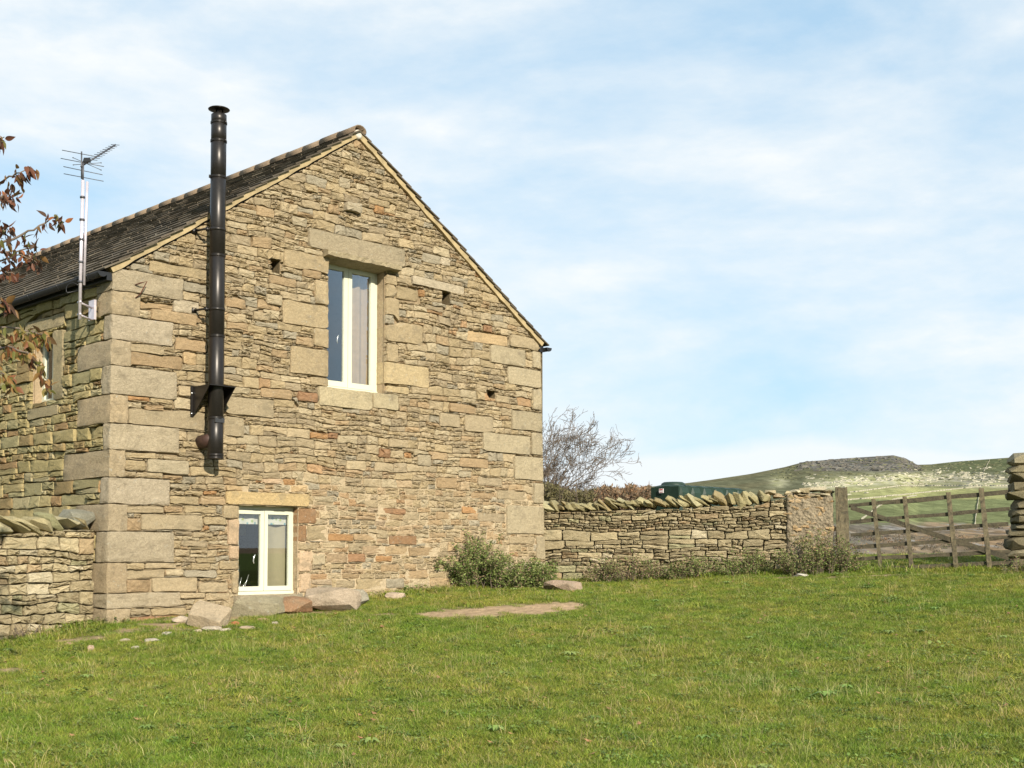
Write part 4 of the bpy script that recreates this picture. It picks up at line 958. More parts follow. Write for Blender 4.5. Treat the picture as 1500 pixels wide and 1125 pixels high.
mb = MB(); c_ = at(127, 235, Yb); box8(mb, [c_+Vector(q) for q in ((-.045, -.02, -.025), (.045, -.02, -.02), (.045, .03, -.02), (-.045, .03, -.025), (-.03, -.02, .03), (.04, -.02, .03), (.04, .03, .03), (-.03, .03, .03))]); mb.build('balun_box', M['plastic'], aer, smooth=False)
mb = MB(); P_ = []
for i in range(19):
    an = i/18*pi*1.15-.1; q = at(106.5+9.5*cos(pi*0+an+.2), 424-9.5*sin(an+.2), Yb-.02); P_.append(q)
P_ = [at(117, 412, Yb)]+P_[3:]+[SD.pt(mbm[0]+.06, SD.px(99, 436)[1], .03)]; tube(mb, P_, .005, 5); mb.build('cable', M['plastic'], aer)

# ------------------------------------------------------------------ drystone walls
DRYC = [((.34, .285, .175), 5), ((.31, .26, .16), 4), ((.38, .32, .20), 3.5), ((.28, .23, .14), 3), ((.34, .26, .155), 2), ((.40, .35, .24), 1.5), ((.29, .27, .16), 1.2)]
DRYC = [(tuple(np.array(a)*1.1), b) for a, b in DRYC]
def hullrock(pts, rg, jit=0.):
    bm = bmesh.new()
    for p in pts: bm.verts.new(p)
    r = bmesh.ops.convex_hull(bm, input=bm.verts)
    bmesh.ops.delete(bm, geom=[g for g in r['geom_interior'] if isinstance(g, bmesh.types.BMVert)], context='VERTS')
    bm.verts.ensure_lookup_table(); bmesh.ops.bevel(bm, geom=list(bm.edges), offset=jit, segments=1, affect='EDGES') if jit else None
    bmesh.ops.recalc_face_normals(bm, faces=bm.faces)
    bm.verts.index_update(); V = [tuple(v.co) for v in bm.verts]; Fc = [tuple(v.index for v in f.verts) for f in bm.faces]; bm.free(); return V, Fc
def rockpts(c, ax, rg, n=22, e=3.0):
    """random points on a superellipsoid with half-axes ax (three vectors)"""
    P = []
    for i in range(n):
        v = rg.normal(0, 1, 3); v /= (np.abs(v)**e).sum()**(1/e); v *= rg.uniform(.9, 1.03)
        P.append(Vector(c)+ax[0]*v[0]+ax[1]*v[1]+ax[2]*v[2])
    return P
def drywall(pl, name, label, S1, topf, seed, n_named, heights, thick=.5, side_end=True, copef=None, s_from=0., cat='stone wall', asp=(1.1, 2.8), split=.35, colt=DRYC, rough=.014):
    o0 = pl.pt((s_from+S1)/2, 0); wall = empty(name, Vector((o0.x, o0.y, gz(o0.x, o0.y))), label, cat)
    botf = lambda S: np.interp(S, bs, bz_)
    bs = np.linspace(s_from, S1, 30); bz_ = np.array([gz(pl.pt(a, 0).x, pl.pt(a, 0).y) for a in bs])-.12
    zmin, zmax = bz_.min(), max(topf(a) for a in bs)
    ins = lambda S, Z: (Z > botf(S)) & (Z < np.vectorize(topf)(S)+.03*vn(S*6, 1.)) & (S > s_from) & (S < S1)
    tt = np.linspace(s_from, S1, 80); tv = np.array([topf(a) for a in tt]); ins = lambda S, Z: (Z > botf(S)) & (Z < np.interp(S, tt, tv)) & (S > s_from) & (S < S1)
    st_ = masonry(s_from, S1, zmin, zmax, ins, [], [], heights, asp, seed, res=.009, split=split, warp=(.05, .030), minarea=.0013, mid=.05)
    mb = MB(); fill = (.10, .08, .05)
    for k in range(24):
        a0 = s_from+(S1-s_from)*k/24+.001; a1 = s_from+(S1-s_from)*(k+1)/24; z0 = float(botf((a0+a1)/2)); zt0 = float(np.interp((a0+a1)/2, tt, tv))-.03
        pbox(mb, pl, a0, a1, z0, zt0, -thick, -.075, fill)
    mb.build('wall_core', M['field'], wall, smooth=False)
    put_stones(pl, st_, wall, n_named, lambda o, r: pick(r, colt, .15), lambda o, r: r.normal(0, .014), M['field'], seed=seed, tilt=.13, gap=.0055, rough=rough)
    if copef: copef(wall)
    return wall, topf
# left wall, in line with the gable
ltop = [LW.px(148, 775), LW.px(75, 778), LW.px(0, 784)]
def ltopf(s): return float(np.interp(s, [ltop[0][0], ltop[1][0], ltop[2][0], 4.2], [ltop[0][1], ltop[1][1], ltop[2][1], ltop[2][1]-.25]))
def lcope(wall):
    rg = np.random.default_rng(77); s = .12
    while s < 4.0:
        w = rg.uniform(.12, .2); c = LW.pt(s+.06, ltopf(s)+.075+rg.uniform(-.01, .03), -.2); lean = radians(rg.uniform(22, 38))
        up = (Vector((0, 0, 1))*sin(lean)+LW.u*cos(lean)); sd_ = (Vector((0, 0, 1))*cos(lean)-LW.u*sin(lean))
        V_, Fc = hullrock(rockpts(c, [up*rg.uniform(.17, .24), sd_*rg.uniform(.055, .085), LW.n*rg.uniform(.24, .32)], rg, 26, 7), rg)
        build('coping_stone', V_, Fc, M['field'], wall, col=pick(rg, DRYC, .1)*np.array((.95, .98, .9)), smooth=False); s += w
    V_, Fc = hullrock(rockpts(LW.pt(.2, LW.px(132, 760)[1], -.14), [LW.u*.21, Vector((0, 0, .13)), LW.n*.2], rg, 30, 5), rg); build('coping_stone', V_, Fc, M['field'], wall, col=(.26, .255, .2), smooth=False)
drywall(LW, 'dry_stone_wall', "low dry stone wall running left from the barn corner with slanting top stones", 4.2, ltopf, 31, 190, [.09, .12, .15, .18], copef=lcope, colt=[(tuple(np.array(a)*1.08), b) for a, b in DRYC], asp=(1.2, 2.7))
# right wall, from the barn to the mortared pier
RPE = RW.px(1156, 800)[0]; RPO = RW.px(1226, 800)[0]
rt = [(RW.px(x, y)) for x, y in ((800, 750), (850, 750), (900, 748), (950, 747), (1000, 745), (1050, 741), (1100, 742), (1156, 727))]
def rtopf(s): return float(np.interp(s, [a for a, b in rt], [b for a, b in rt]))
def rcope(wall):
    rg = np.random.default_rng(78); s = .03
    while s < RPE-.1:
        pxs = s/RPE; w = rg.uniform(.06, .10)*(1+.6*(pxs > .6)); c = RW.pt(s, rtopf(s)+.08+.03*(pxs > .3)+rg.uniform(-.015, .02), -.2); lean = radians(180-rg.uniform(16, 50)) if pxs < .8 else radians(180-rg.uniform(30, 75))
        if pxs > .93: s += .05; continue
        up = (Vector((0, 0, 1))*sin(lean)+RW.u*cos(lean)); sd_ = (Vector((0, 0, 1))*cos(lean)-RW.u*sin(lean))
        V_, Fc = hullrock(rockpts(c, [up*rg.uniform(.11, .21), sd_*rg.uniform(.025, .065)*(1+.5*(pxs > .6)), RW.n*rg.uniform(.22, .3)], rg, 26, 7), rg)
        build('coping_stone', V_, Fc, M['field'], wall, col=pick(rg, DRYC, .12)*np.array((.88, .92, .8)), smooth=False); s += w
    for (x_, y_, a_, b_) in ((1128, 721, .10, .05), (1120, 728, .1, .06), (1142, 727, .13, .06), (1155, 722, .08, .04)):
        s_, z_ = RW.px(x_, y_); V_, Fc = hullrock(rockpts(RW.pt(s_, z_, -.1), [RW.u*a_, Vector((0, 0, b_)), RW.n*.15], rg, 18, 4), rg); build('coping_stone', V_, Fc, M['field'], wall, col=pick(rg, DRYC), smooth=False)
drywall(RW, 'dry_stone_wall', "long dry stone wall between the barn and the gate with leaning coping stones", RPE, rtopf, 37, 290, [.045, .055, .07, .09, .12, .15], copef=rcope, s_from=.0, asp=(1.0, 3.6), split=.55)
# boulder at the wall foot by the barn
# mortared pier
pier = empty('wall_pier', RW.pt((RPE+RPO)/2, gz(*RW.pt((RPE+RPO)/2, 0).xy)), "rough mortared stone pier between the long wall and the gate post", 'pier')
zpt = RW.px(1190, 722)[1]; zpb = RW.px(1190, 845)[1]
def pfp(a, b, c, rg, jit):
    s_ = RPE-.03+(RPO-.03-RPE)*a; z_ = zpb+(zpt-zpb)*c; d_ = -.5+.54*b + .03*float(fbm(s_*5, z_*5, 3)) + (-.05*(c > .95))
    return RW.pt(s_+rg.normal(0, .006), z_+.02*float(fbm(s_*9, 1., 6)), d_+rg.normal(0, .008))
V_, Fq = block(pfp, (22, 8, 30), 12); build('mortared_body', V_, [tuple(reversed(q)) for q in Fq], M['rubblymortar'], pier)
rg = np.random.default_rng(12); s = RPE-.05
for (x_, y_, a_, b_) in ((1164, 720, .14, .04), (1180, 718, .12, .05), (1196, 716, .16, .045), (1212, 720, .12, .035), (1172, 726, .15, .03), (1205, 725, .18, .03), (1190, 727, .2, .028)):
    s_, z_ = RW.px(x_, y_); V_, Fc = hullrock(rockpts(RW.pt(s_, z_, -.15), [RW.u*a_, Vector((0, 0, b_)), RW.n*.25], rg, 18, 4), rg); build('stone', V_, Fc, M['field'], pier, col=pick(rg, DRYC), smooth=False)
for i in range(58):
    s_ = rg.uniform(RPE+.0, RPO-.06); z_ = rg.uniform(zpb+.15, zpt-.05); V_, Fc = hullrock(rockpts(RW.pt(s_, z_, .02), [RW.u*rg.uniform(.04, .11), Vector((0, 0, rg.uniform(.02, .05))), RW.n*.04], rg, 14, 3), rg); build('stone', V_, Fc, M['field'], pier, col=pick(rg, DRYC)*np.array((1, .85, .75)), smooth=False)
# gate post
def post(name, pl, x0, y0, x1, y1, w, dd, d0, label, parent=None, seed=0, cat='post'):
    b = pl.px(x1, y1, d0); tp = pl.px(x0, y0, d0)
    def pf(a, bb, c, rg, jit):
        s_ = b[0]+(tp[0]-b[0])*c+(a-.5)*w*(1+.05*vn(c*5, seed+1.)); z_ = b[1]-.15+(tp[1]-b[1]+.15)*c+(.015*vn(a*3, bb*3+seed) if c == 1 else 0)
        return pl.pt(s_+rg.normal(0, .003), z_, d0+(bb-.5)*dd+rg.normal(0, .003))
    V_, Fq = block(pf, (4, 3, 14), seed+3)
    Fq = [tuple(reversed(q)) for q in Fq]
    lz = pl.pt(b[0], b[1], d0)
    return build(name, V_, Fq, M['wood'], parent, loc=lz, label=label if parent is None else None, cat=cat if parent is None else None, smooth=False)
post('gate_post', RW, 1233.5, 714, 1239.5, 837, .155, .16, .0, "broad weathered timber gate post beside the mortared pier", seed=5)
post('timber_post', RW, 1226, 714, 1229.5, 834, .055, .12, .03, "narrow dark timber strip standing against the left of the gate post", seed=9)
# field gate
GP = Plane(RW.pt(RPO, 0, .02).xy, (8.35-RW.pt(RPO, 0).x, 19.3-RW.pt(RPO, 0).y), (RWN.x, RWN.y)); GP.n = Vector((GP.u.y, -GP.u.x, 0)); GP.n = GP.n if GP.n.y < 0 else -GP.n
gt = empty('field_gate', GP.pt(1.0, gz(*GP.pt(1.0, 0).xy)), "weathered grey timber field gate with six bars sagging between pier and post", 'gate')
def bar(name, P0_, P1_, wd, dd, d0, seed):
    a = GP.px(*P0_, d0); b = GP.px(*P1_, d0)
    def pf(x, y, c, rg, jit):
        s_ = a[0]+(b[0]-a[0])*x; z_ = a[1]+(b[1]-a[1])*x+(c-.5)*wd*(1+.15*vn(x*6, seed*1.3))+.008*vn(x*5, seed*2.1)
        return GP.pt(s_, z_+rg.normal(0, .002), d0+(y-.5)*dd+rg.normal(0, .002))
    V_, Fq = block(pf, (16, 2, 2), seed); Fq = [tuple(reversed(q)) for q in Fq]
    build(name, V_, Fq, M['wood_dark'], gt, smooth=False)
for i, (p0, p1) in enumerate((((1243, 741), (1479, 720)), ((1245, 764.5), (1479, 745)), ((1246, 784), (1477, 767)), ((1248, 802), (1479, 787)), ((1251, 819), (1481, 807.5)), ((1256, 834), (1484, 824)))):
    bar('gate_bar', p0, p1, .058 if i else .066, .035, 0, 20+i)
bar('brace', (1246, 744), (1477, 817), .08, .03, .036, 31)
for i, (p0, p1) in enumerate((((1279.5, 731), (1291, 843)), ((1325, 727), (1336, 838)), ((1389, 721), (1401, 837)), ((1437, 715), (1450, 836)))):
    a = GP.px(*p0, .03); b = GP.px(*p1, .03); w_ = .062+.004*i
    def pf(x, y, c, rg, jit):
        s_ = b[0]+(a[0]-b[0])*c+(x-.5)*w_; z_ = b[1]+(a[1]-b[1])*c
        return GP.pt(s_+rg.normal(0, .002), z_, .042+(y-.5)*.04+rg.normal(0, .002))
    V_, Fq = block(pf, (2, 2, 12), 50+i); build('upright', V_, [tuple(reversed(q)) for q in Fq], M['wood'], gt, smooth=False)
# right pier of big stones
RP = Plane(at(1478, 800, 19.3).xy, (rwd.x, rwd.y), (RWN.x, RWN.y)); ptop = RP.px(1490, 674)[1]
pr = empty('stone_pier', RP.pt(.3, gz(*RP.pt(.3, 0).xy)), "end of a mossy stone wall rising beside the right end of the gate", 'stone wall')
rg = np.random.default_rng(91); z = gz(*RP.pt(.1, 0).xy)-.1
edges = {0: 1478}; mossc = [((.23, .20, .12), 3), ((.18, .155, .095), 3), ((.26, .23, .15), 2), ((.21, .21, .09), 1.2)]
while z < ptop:
    h = rg.choice([.10, .13, .16, .21]); s = rg.uniform(-.08, .08)-.0
    s += .04
    while s < 1.9:
        w = rg.uniform(.28, .55) if h > .12 else rg.uniform(.35, .7); c = RP.pt(s+w/2, z+h/2, -.25)
        V_, Fc = hullrock(rockpts(c, [RP.u*(w/2+.015), Vector((0, 0, h/2+.012)), RP.n*rg.uniform(.26, .31)], rg, 44, 9), rg)
        build('stone', V_, Fc, M['field'], pr, col=pick(rg, mossc), smooth=False); s += w
    z += h*.97
# ------------------------------------------------------------------ oil tank beyond the wall
def tank():
    Yt = 26.5; p0 = at(985, 728, Yt-1.2); gzt = gz(p0.x, p0.y)
    front = at(950, 730, 25.6); corner = at(996, 730, 25.0); far = at(1096, 730, 26.6)
    ztp = at(1000, 709.5, 25.3).z; root = empty('oil_tank', Vector(((front.x+far.x)/2, (front.y+far.y)/2, gzt)), "dark green ribbed plastic oil tank showing above the long stone wall", 'oil tank')
    eu = Vector((corner.x-front.x, corner.y-front.y, 0)); wl = eu.length; eu.normalize(); lu = Vector((far.x-corner.x, far.y-corner.y, 0)); ll = lu.length; lu.normalize(); o = Vector((corner.x, corner.y, 0))
    green = simple('green_tank_plastic', (.016, .034, .022), .5, 0, 4, .35, vary=.2)
    ns = 6; seg = ll/ns
    for i in range(ns):
        a0 = i*seg+.03; a1 = (i+1)*seg-.03; mb = MB(); vs = []; prof = []
        zz = [ztp-1.15, ztp-.18, ztp-.07, ztp-.02, ztp]; ins = [0, 0, .04, .14, .30]; K_ = []
        for a, e_ in ((a0, .06 if i == 0 else .05), (a0+.06, 0), (a1-.06, 0), (a1, .05 if i < ns-1 else .1)):
            ring = [o+lu*a+eu*(-q-e_)+Vector((0, 0, z_-e_*.6)) for z_, q in zip(zz, ins)] + [o+lu*a-eu*(wl*1.0-q-e_)+Vector((0, 0, z_-e_*.6)) for z_, q in zip(reversed(zz), reversed(ins))]
            vs += ring
        n_ = len(zz)*2; f = []
        for r in range(3):
            for k in range(n_-1): f.append((r*n_+k, (r+1)*n_+k, (r+1)*n_+k+1, r*n_+k+1))
        f += [tuple(range(n_)), tuple(reversed([3*n_+k for k in range(n_)]))]
        mb.add(vs, f); mb.build('tank_section', green, root, smooth=False)
    mb = MB(); box8(mb, [o+lu*a-eu*b+Vector((0, 0, c)) for c in (ztp-1.15, ztp-.05) for a, b in ((.02, .05), (ll-.02, .05), (ll-.02, wl-.05), (.02, wl-.05))]); mb.build('tank_core', green, root, smooth=False)
    mb = MB(); lathe(mb, o+lu*.35-eu*(wl*.55)+Vector((0, 0, ztp-.01)), [(0.0, .07), (.2, .07), (.25, .04), (.26, 0)], 18); mb.build('filler_lid', green, root)
    # label plate on the end
    a = at(960.5, 715.5, 25.2); b = at(968.5, 721.5, 25.2); dn = Vector((eu.y, -eu.x, 0)); dn = dn if dn.y < 0 else -dn
    t_ = (a-o).dot(eu); q = o+eu*t_; m1 = simple('pale_label', (.75, .72, .70), .5); m2 = simple('red_label_print', (.5, .06, .06), .5)
    w_ = .115; h_ = .09; cz = (a.z+b.z)/2; q = q+dn*.0-lu*0.012
    mb = MB(); box8(mb, [q+eu*x+dn*y+Vector((0, 0, cz+z)) for z in (-h_/2, h_/2) for x, y in ((-w_/2, 0.0), (w_/2, 0.), (w_/2, .012), (-w_/2, .012))]); pla = mb.build('label_plate', m1, root, smooth=False)
    mb = MB()
    for (z0, z1) in ((.012, .036), (-.032, -.022)): box8(mb, [q+eu*x+dn*y+Vector((0, 0, cz+z)) for z in (z0, z1) for x, y in ((-w_*.38, 0.008), (w_*.38, 0.008), (w_*.38, .015), (-w_*.38, .015))])
    mb.build('label_print', m2, pla, smooth=False)
tank()

# ------------------------------------------------------------------ loose stones
def rock(name, px0, px1, ytop, ybot, Y, label, colr, seed, depth=None, cat='rock', e=4, n=30, group=None, flat=None, mat='quoin', sink=.06):
    rg = np.random.default_rng(seed); a = at(px0, ybot, Y); b = at(px1, ybot, Y); w = (b.x-a.x)/2; zt_ = at((px0+px1)/2, ytop, Y+(depth or w)).z; cx = (a.x+b.x)/2
    g = gz(cx, Y); sink = sink if px1-px0 > 40 else .02; h = max((zt_-g)/2+sink/2, .03); w *= 1.12; dp = depth or w*.8; c = Vector((cx, Y+dp*.2, g-sink+h)); an = rg.uniform(-.3, .3); X_ = Vector((cos(an), sin(an), 0)); Y_ = Vector((-sin(an), cos(an), 0))
    V_, Fc = hullrock(rockpts(c, [X_*w, Y_*dp, Vector((0, 0, h))], rg, n, e), rg)
    return build(name, V_, Fc, M[mat], None, col=colr, smooth=False, loc=(cx, Y, g), label=label, cat=cat, group=group)
def gY(px, py):     # forward distance where the ray through a pixel meets the lawn
    for Y in np.arange(7, 24, .05):
        p = at(px, py, Y)
        if p.z < gz(p.x, Y): return Y
    return 22
RK = [(340, 416, 872, 902, "large grey-green stone under the left half of the lower window", (.30, .27, .18), 'boulder', .0),
 (408, 454, 873, 899, "reddish brown angular stone under the right edge of the lower window", (.31, .19, .11), 'boulder', 0),
 (444, 524, 858, 896, "long pale pinkish boulder right of the lower window", (.42, .34, .25), 'boulder', 0),
 (508, 538, 862, 888, "grey wedge stone ending the row right of the lower window", (.34, .31, .24), 'boulder', 0),
 (276, 338, 888, 921, "big tilted pale stone block lying left of the lower window", (.46, .37, .25), 'rock', 0),
 (338, 350, 909, 917, "small orange brick fragment beside the tilted block", (.50, .22, .10), 'brick fragment', 0),
 (252, 276, 901, 913, "pale flake of stone left of the tilted block", (.50, .42, .32), 'rock', 0),
 (297, 322, 916, 925, "flat pale chip in front of the tilted block", (.50, .43, .33), 'rock', 0),
 (128, 137, 944, 957, "small upright pale stone alone in the grass below the corner", (.46, .34, .24), 'rock', 0),
 (212, 233, 936, 942, "pair-width white flake in the grass below the quoins", (.52, .46, .37), 'rock', 0),
 (192, 204, 949, 953, "narrow pale splinter lying lowest in the grass", (.50, .44, .35), 'rock', 0),
 (94, 108, 940, 947, "flat tan stone in the grass near the left wall", (.40, .27, .17), 'rock', 0),
 (52, 58, 935, 939, "bright orange brick chip at the foot of the left wall", (.6, .15, .05), 'brick fragment', 0),
 (565, 593, 866, 878, "pale pinkish stone at the wall foot between window and bush", (.50, .40, .30), 'rock', 0),
 (797, 850, 849, 866, "low pink-grey boulder at the barn's right corner", (.40, .30, .22), 'boulder', 0),
 (1165, 1184, 839, 845, "small white stone in the grass below the mortared pier", (.50, .48, .42), 'rock', 0),
 (350, 372, 918, 923, "thin buff flake in the bare earth below the window", (.44, .34, .24), 'rock', 0),
 (284, 296, 922, 928, "small flat pinkish flake directly before the tilted block's left end", (.48, .38, .29), 'rock', 0),
 (322, 340, 920, 926, "small cream chip just right of the tilted block's foot", (.52, .45, .34), 'rock', 0),
 (376, 392, 906, 911, "thin rust-tinged splinter below the grey-green stone", (.42, .28, .18), 'rock', 0),
 (398, 408, 912, 916, "tiny pale pebble in the grass beneath the reddish stone", (.48, .42, .32), 'rock', 0),
 (176, 190, 937, 942, "small pale chip in the grass directly under the corner quoins", (.46, .38, .29), 'rock', 0),
 (236, 252, 928, 932, "tiny grey flake in the grass below the pale flake", (.46, .42, .35), 'rock', 0)]
for i, (x0, x1, y0, y1, lb, c, ct, _) in enumerate(RK):
    Yr = gY((x0+x1)/2, y1)
    if i == 4:
        rg = np.random.default_rng(15); cc_ = at(307, 903, Yr+.16); a_ = Vector((.215, -.08, -.055)); b_ = Vector((.05, .16, .08)); n3_ = a_.cross(b_).normalized()*.085
        P_ = [cc_+a_*sa_*rg.uniform(.85, 1.1)+b_*sb_*rg.uniform(.85, 1.1)+n3_*sc_*rg.uniform(.85, 1.1)+rv_*.0 for sa_ in (-1, -.3, .4, 1) for sb_ in (-1, .1, 1) for sc_ in (-1, 1) for rv_ in (Vector((0, 0, 0)),)]
        V_, Fc = hullrock(P_, rg, .008); build('rock', V_, Fc, M['quoin'], None, col=c, smooth=False, label=lb, cat=ct); continue
    rock('boulder' if ct == 'boulder' else 'brick_fragment' if 'brick' in ct else 'rock', x0, x1, y0, y1, Yr+.05, lb, c, 200+i, cat=ct, depth=.22 if x1-x0 > 30 and i < 5 else None, e=5 if i < 5 else 3)

# ------------------------------------------------------------------ shrubs and weeds
def leafquad(mb, p, d, up, ln, wd, c):
    d = d.normalized(); s_ = d.cross(up); s_ = s_.normalized() if s_.length > 1e-5 else d.orthogonal().normalized(); nn_ = s_.cross(d)
    mb.add([p, p+d*ln*.45+s_*wd*.5+nn_*wd*.12, p+d*ln, p+d*ln*.45-s_*wd*.5+nn_*wd*.12], [(0, 1, 2), (0, 2, 3)], c)
def rv(rg): 
    v = Vector(rg.normal(0, 1, 3)); return v.normalized()
def shrub(name, px0, px1, ytop, ybot, Y, dY, label, seed, n_stem, n_leaf, cols, leaf=.035, cat='shrub', stemc=(.16, .10, .07), group=None, shape=None):
    rg = np.random.default_rng(seed); a = at(px0, ybot, Y); b = at(px1, ybot, Y); cx = (a.x+b.x)/2; g0 = gz(cx, Y); H = at((px0+px1)/2, ytop, Y).z-g0; W_ = (b.x-a.x)/2
    root = empty(name, Vector((cx, Y, g0)), label, cat, group); st = MB(); lf = MB(); tips = []
    for k in range(n_stem):
        u = rg.uniform(-1, 1); bx = cx+u*W_*.88; by = Y+rg.uniform(-dY, dY)*.6; hh = H*(1-.5*abs(u)**2.2)*rg.uniform(.5, 1.12)*(shape(u) if shape else 1)
        p = Vector((bx, by, gz(bx, by)-.02)); d = Vector((u*.35+rg.normal(0, .15), rg.normal(0, .2)-.1, 1)).normalized(); pts = [p]
        for s in range(6):
            d = (d+Vector((rg.normal(0, .16)+u*.04, rg.normal(0, .14), -.03*s))).normalized(); p = p+d*hh/6; pts.append(p)
        tube(st, pts, [.006*(1-s/8) for s in range(7)], 4, stemc, cap=False); tips.append(pts)
    for k in range(n_leaf):
        pts = tips[rg.integers(len(tips))]; i = rg.integers(1, 6); fr = rg.random(); p = pts[i].lerp(pts[min(i+1, 6)], fr)+rv(rg)*rg.uniform(.0, .07)
        if p.z < gz(p.x, p.y)+.01: continue
        dd = rv(rg); dd.z = abs(dd.z)*.6; c = np.array(cols[rg.integers(len(cols))])*rg.uniform(.7, 1.3)
        leafquad(lf, p, dd, rv(rg), leaf*rg.uniform(.6, 1.3), leaf*rg.uniform(.35, .6), c)
    st.build('stems', M['twig'], root, kind='stuff', smooth=False) ; lf.build('foliage', M['bushleaf'], root, kind='stuff', smooth=False)
GR = [(.15, .20, .05), (.19, .24, .065), (.11, .15, .04), (.26, .31, .10), (.19, .20, .07)]
BRN = [(.28, .19, .12), (.33, .25, .15), (.20, .14, .09), (.24, .22, .10)]
def wY(px, py, pl, d): 
    s, z = pl.px(px, py); return pl.pt(s, z, d).y
shrub('shrub', 596, 800, 781, 868, wY(710, 850, G, .55), .32, "low leafy green shrub spreading against the foot of the barn's gable", 301, 190, 30000, GR+BRN[:2]+GR, .042, shape=lambda u: .88+.25*vn(u*3+1, 2.))
shrub('shrub', 770, 806, 818, 862, wY(790, 855, G, .5), .2, "small bright green bramble clump at the barn's right corner", 302, 22, 1800, GR, .04)
shrub('weed_clump', 862, 968, 802, 864, wY(915, 858, RW, .35), .25, "reddish brown bramble clump against the long wall, nearest the barn", 303, 70, 4600, BRN+GR+BRN[:2], .035, cat='brambles', group='weeds along the foot of the long wall')
shrub('weed_clump', 975, 1055, 808, 860, wY(1015, 854, RW, .35), .25, "brown and green nettle clump at the middle of the long wall", 304, 50, 4000, BRN[:2]+GR, .035, cat='weeds', group='weeds along the foot of the long wall')
shrub('weed_clump', 1052, 1128, 802, 852, wY(1085, 848, RW, .3), .2, "green leafy weeds at the long wall's right end, before the pier", 305, 40, 3200, GR+BRN[:1], .035, cat='weeds', group='weeds along the foot of the long wall')
shrub('bramble_bush', 1150, 1252, 772, 840, wY(1195, 836, RW, .4), .3, "tall red-stemmed bramble growing up the mortared pier", 306, 80, 6500, BRN+GR+GR[:1], .037, stemc=(.22, .09, .06))
shrub('weed_clump', 1462, 1540, 806, 842, wY(1490, 838, RW, .55), .25, "thin dry weeds at the foot of the right stone pier", 307, 30, 900, BRN+GR[:2], .03, cat='weeds')
shrub('weed_clump', 20, 62, 905, 942, wY(40, 940, LW, .25), .15, "dry straw-coloured stalks against the foot of the left wall", 308, 26, 160, [(.40, .30, .16), (.30, .22, .12)], .03, stemc=(.38, .28, .15), cat='dry weeds')
def scrub():
    rg = np.random.default_rng(404); mb = MB(); cols = [(.14, .11, .07), (.10, .09, .06), (.22, .14, .08), (.12, .12, .06), (.09, .075, .06), (.26, .18, .10)]
    for k in range(520):
        az = atan2(rg.uniform(1190, 1620)-750, F); r = rg.uniform(425, 720)**1.0; x, y = r*sin(az), r*cos(az); z = float(height(np.array([x]), np.array([y]))[0])
        if vn(x/25, z/6, 5) < -.35: continue
        sz = rg.uniform(.7, 2.2)*(1.5 if rg.random() < .12 else 1); c = np.array(cols[rg.integers(len(cols))])
        for q in range(46):
            v = rv(rg); p = Vector((x+v.x*sz*1.3, y+v.y*sz, z+abs(v.z)*sz*1.0)); leafquad(mb, p, rv(rg), rv(rg), rg.uniform(.3, .8), .4, c*rg.uniform(.6, 1.5))
    mb.build('scrub', M['bushleaf'], None, smooth=False, kind='stuff', label="dark brown scrub and bracken scattered over the slope beyond the gate", cat='scrub')
scrub()
def outcrops():
    rg = np.random.default_rng(505); lime = MB(); crag = MB()
    def blk(mb, x, y, z, a, b, h, c):
        an = rg.uniform(0, pi); X_ = Vector((cos(an), sin(an), 0))*a; Y_ = Vector((-sin(an), cos(an), 0))*b; p = Vector((x, y, z)); j = lambda: rv(rg)*a*.25; lo = Vector((0, 0, -h)); up = Vector((0, 0, h))
        box8(mb, [p-X_-Y_+lo, p+X_-Y_+lo, p+X_+Y_+lo, p-X_+Y_+lo, p-X_*.7-Y_*.7+up+j(), p+X_*.7-Y_*.7+up*.8+j(), p+X_*.7+Y_*.7+up+j(), p-X_*.7+Y_*.7+up*.8+j()], c)
    px_ = rg.uniform(1130, 1500, 9000); r = rg.uniform(1300, 2480, 9000); az = np.arctan2(px_-750, F); x = r*np.sin(az); y = r*np.cos(az); z = height(x, y); py = 810-(z-EYE)/y*F; sk = np.interp(px_, SKY_PX, SKY_Y)
    for i in range(9000):
        band = exp_ = math.exp(-((py[i]-704-(1300-px_[i])*.045)/8)**2)*(1175 < px_[i] < 1480)
        if rg.random() < band*.5 and vn(x[i]/40, z[i]/8, 4) > -.2: blk(lime, x[i], y[i], z[i], rg.uniform(1.5, 5), rg.uniform(1, 3), rg.uniform(.4, 1.3), np.array((.40, .38, .29))*rg.uniform(.75, 1.15))
        elif 1170 < px_[i] < 1350 and sk[i]+1 < py[i] < 690 and rg.random() < .3*(.4+.6*(vn(x[i]/30, z[i]/9, 8) > -.1)): blk(crag, x[i], y[i], z[i], rg.uniform(2, 8), rg.uniform(2, 4), rg.uniform(.4, 1.9), np.array((.105, .10, .088))*rg.uniform(.7, 1.5))
        elif py[i] < 705 and rg.random() < .16: blk(crag, x[i], y[i], z[i], rg.uniform(2, 5), rg.uniform(2, 4), rg.uniform(.3, .8), np.array((.11, .115, .06))*rg.uniform(.7, 1.4))
    lime.build('limestone_outcrops', M['quoin'], None, smooth=False, kind='stuff', label="pale limestone outcrops strewn along the sunlit middle of the far hill", cat='rocks')
    crag.build('crag_boulders', M['quoin'], None, smooth=False, kind='stuff', label="grey crags and dark tussocks covering the summit of the far hill", cat='rocks')
outcrops()
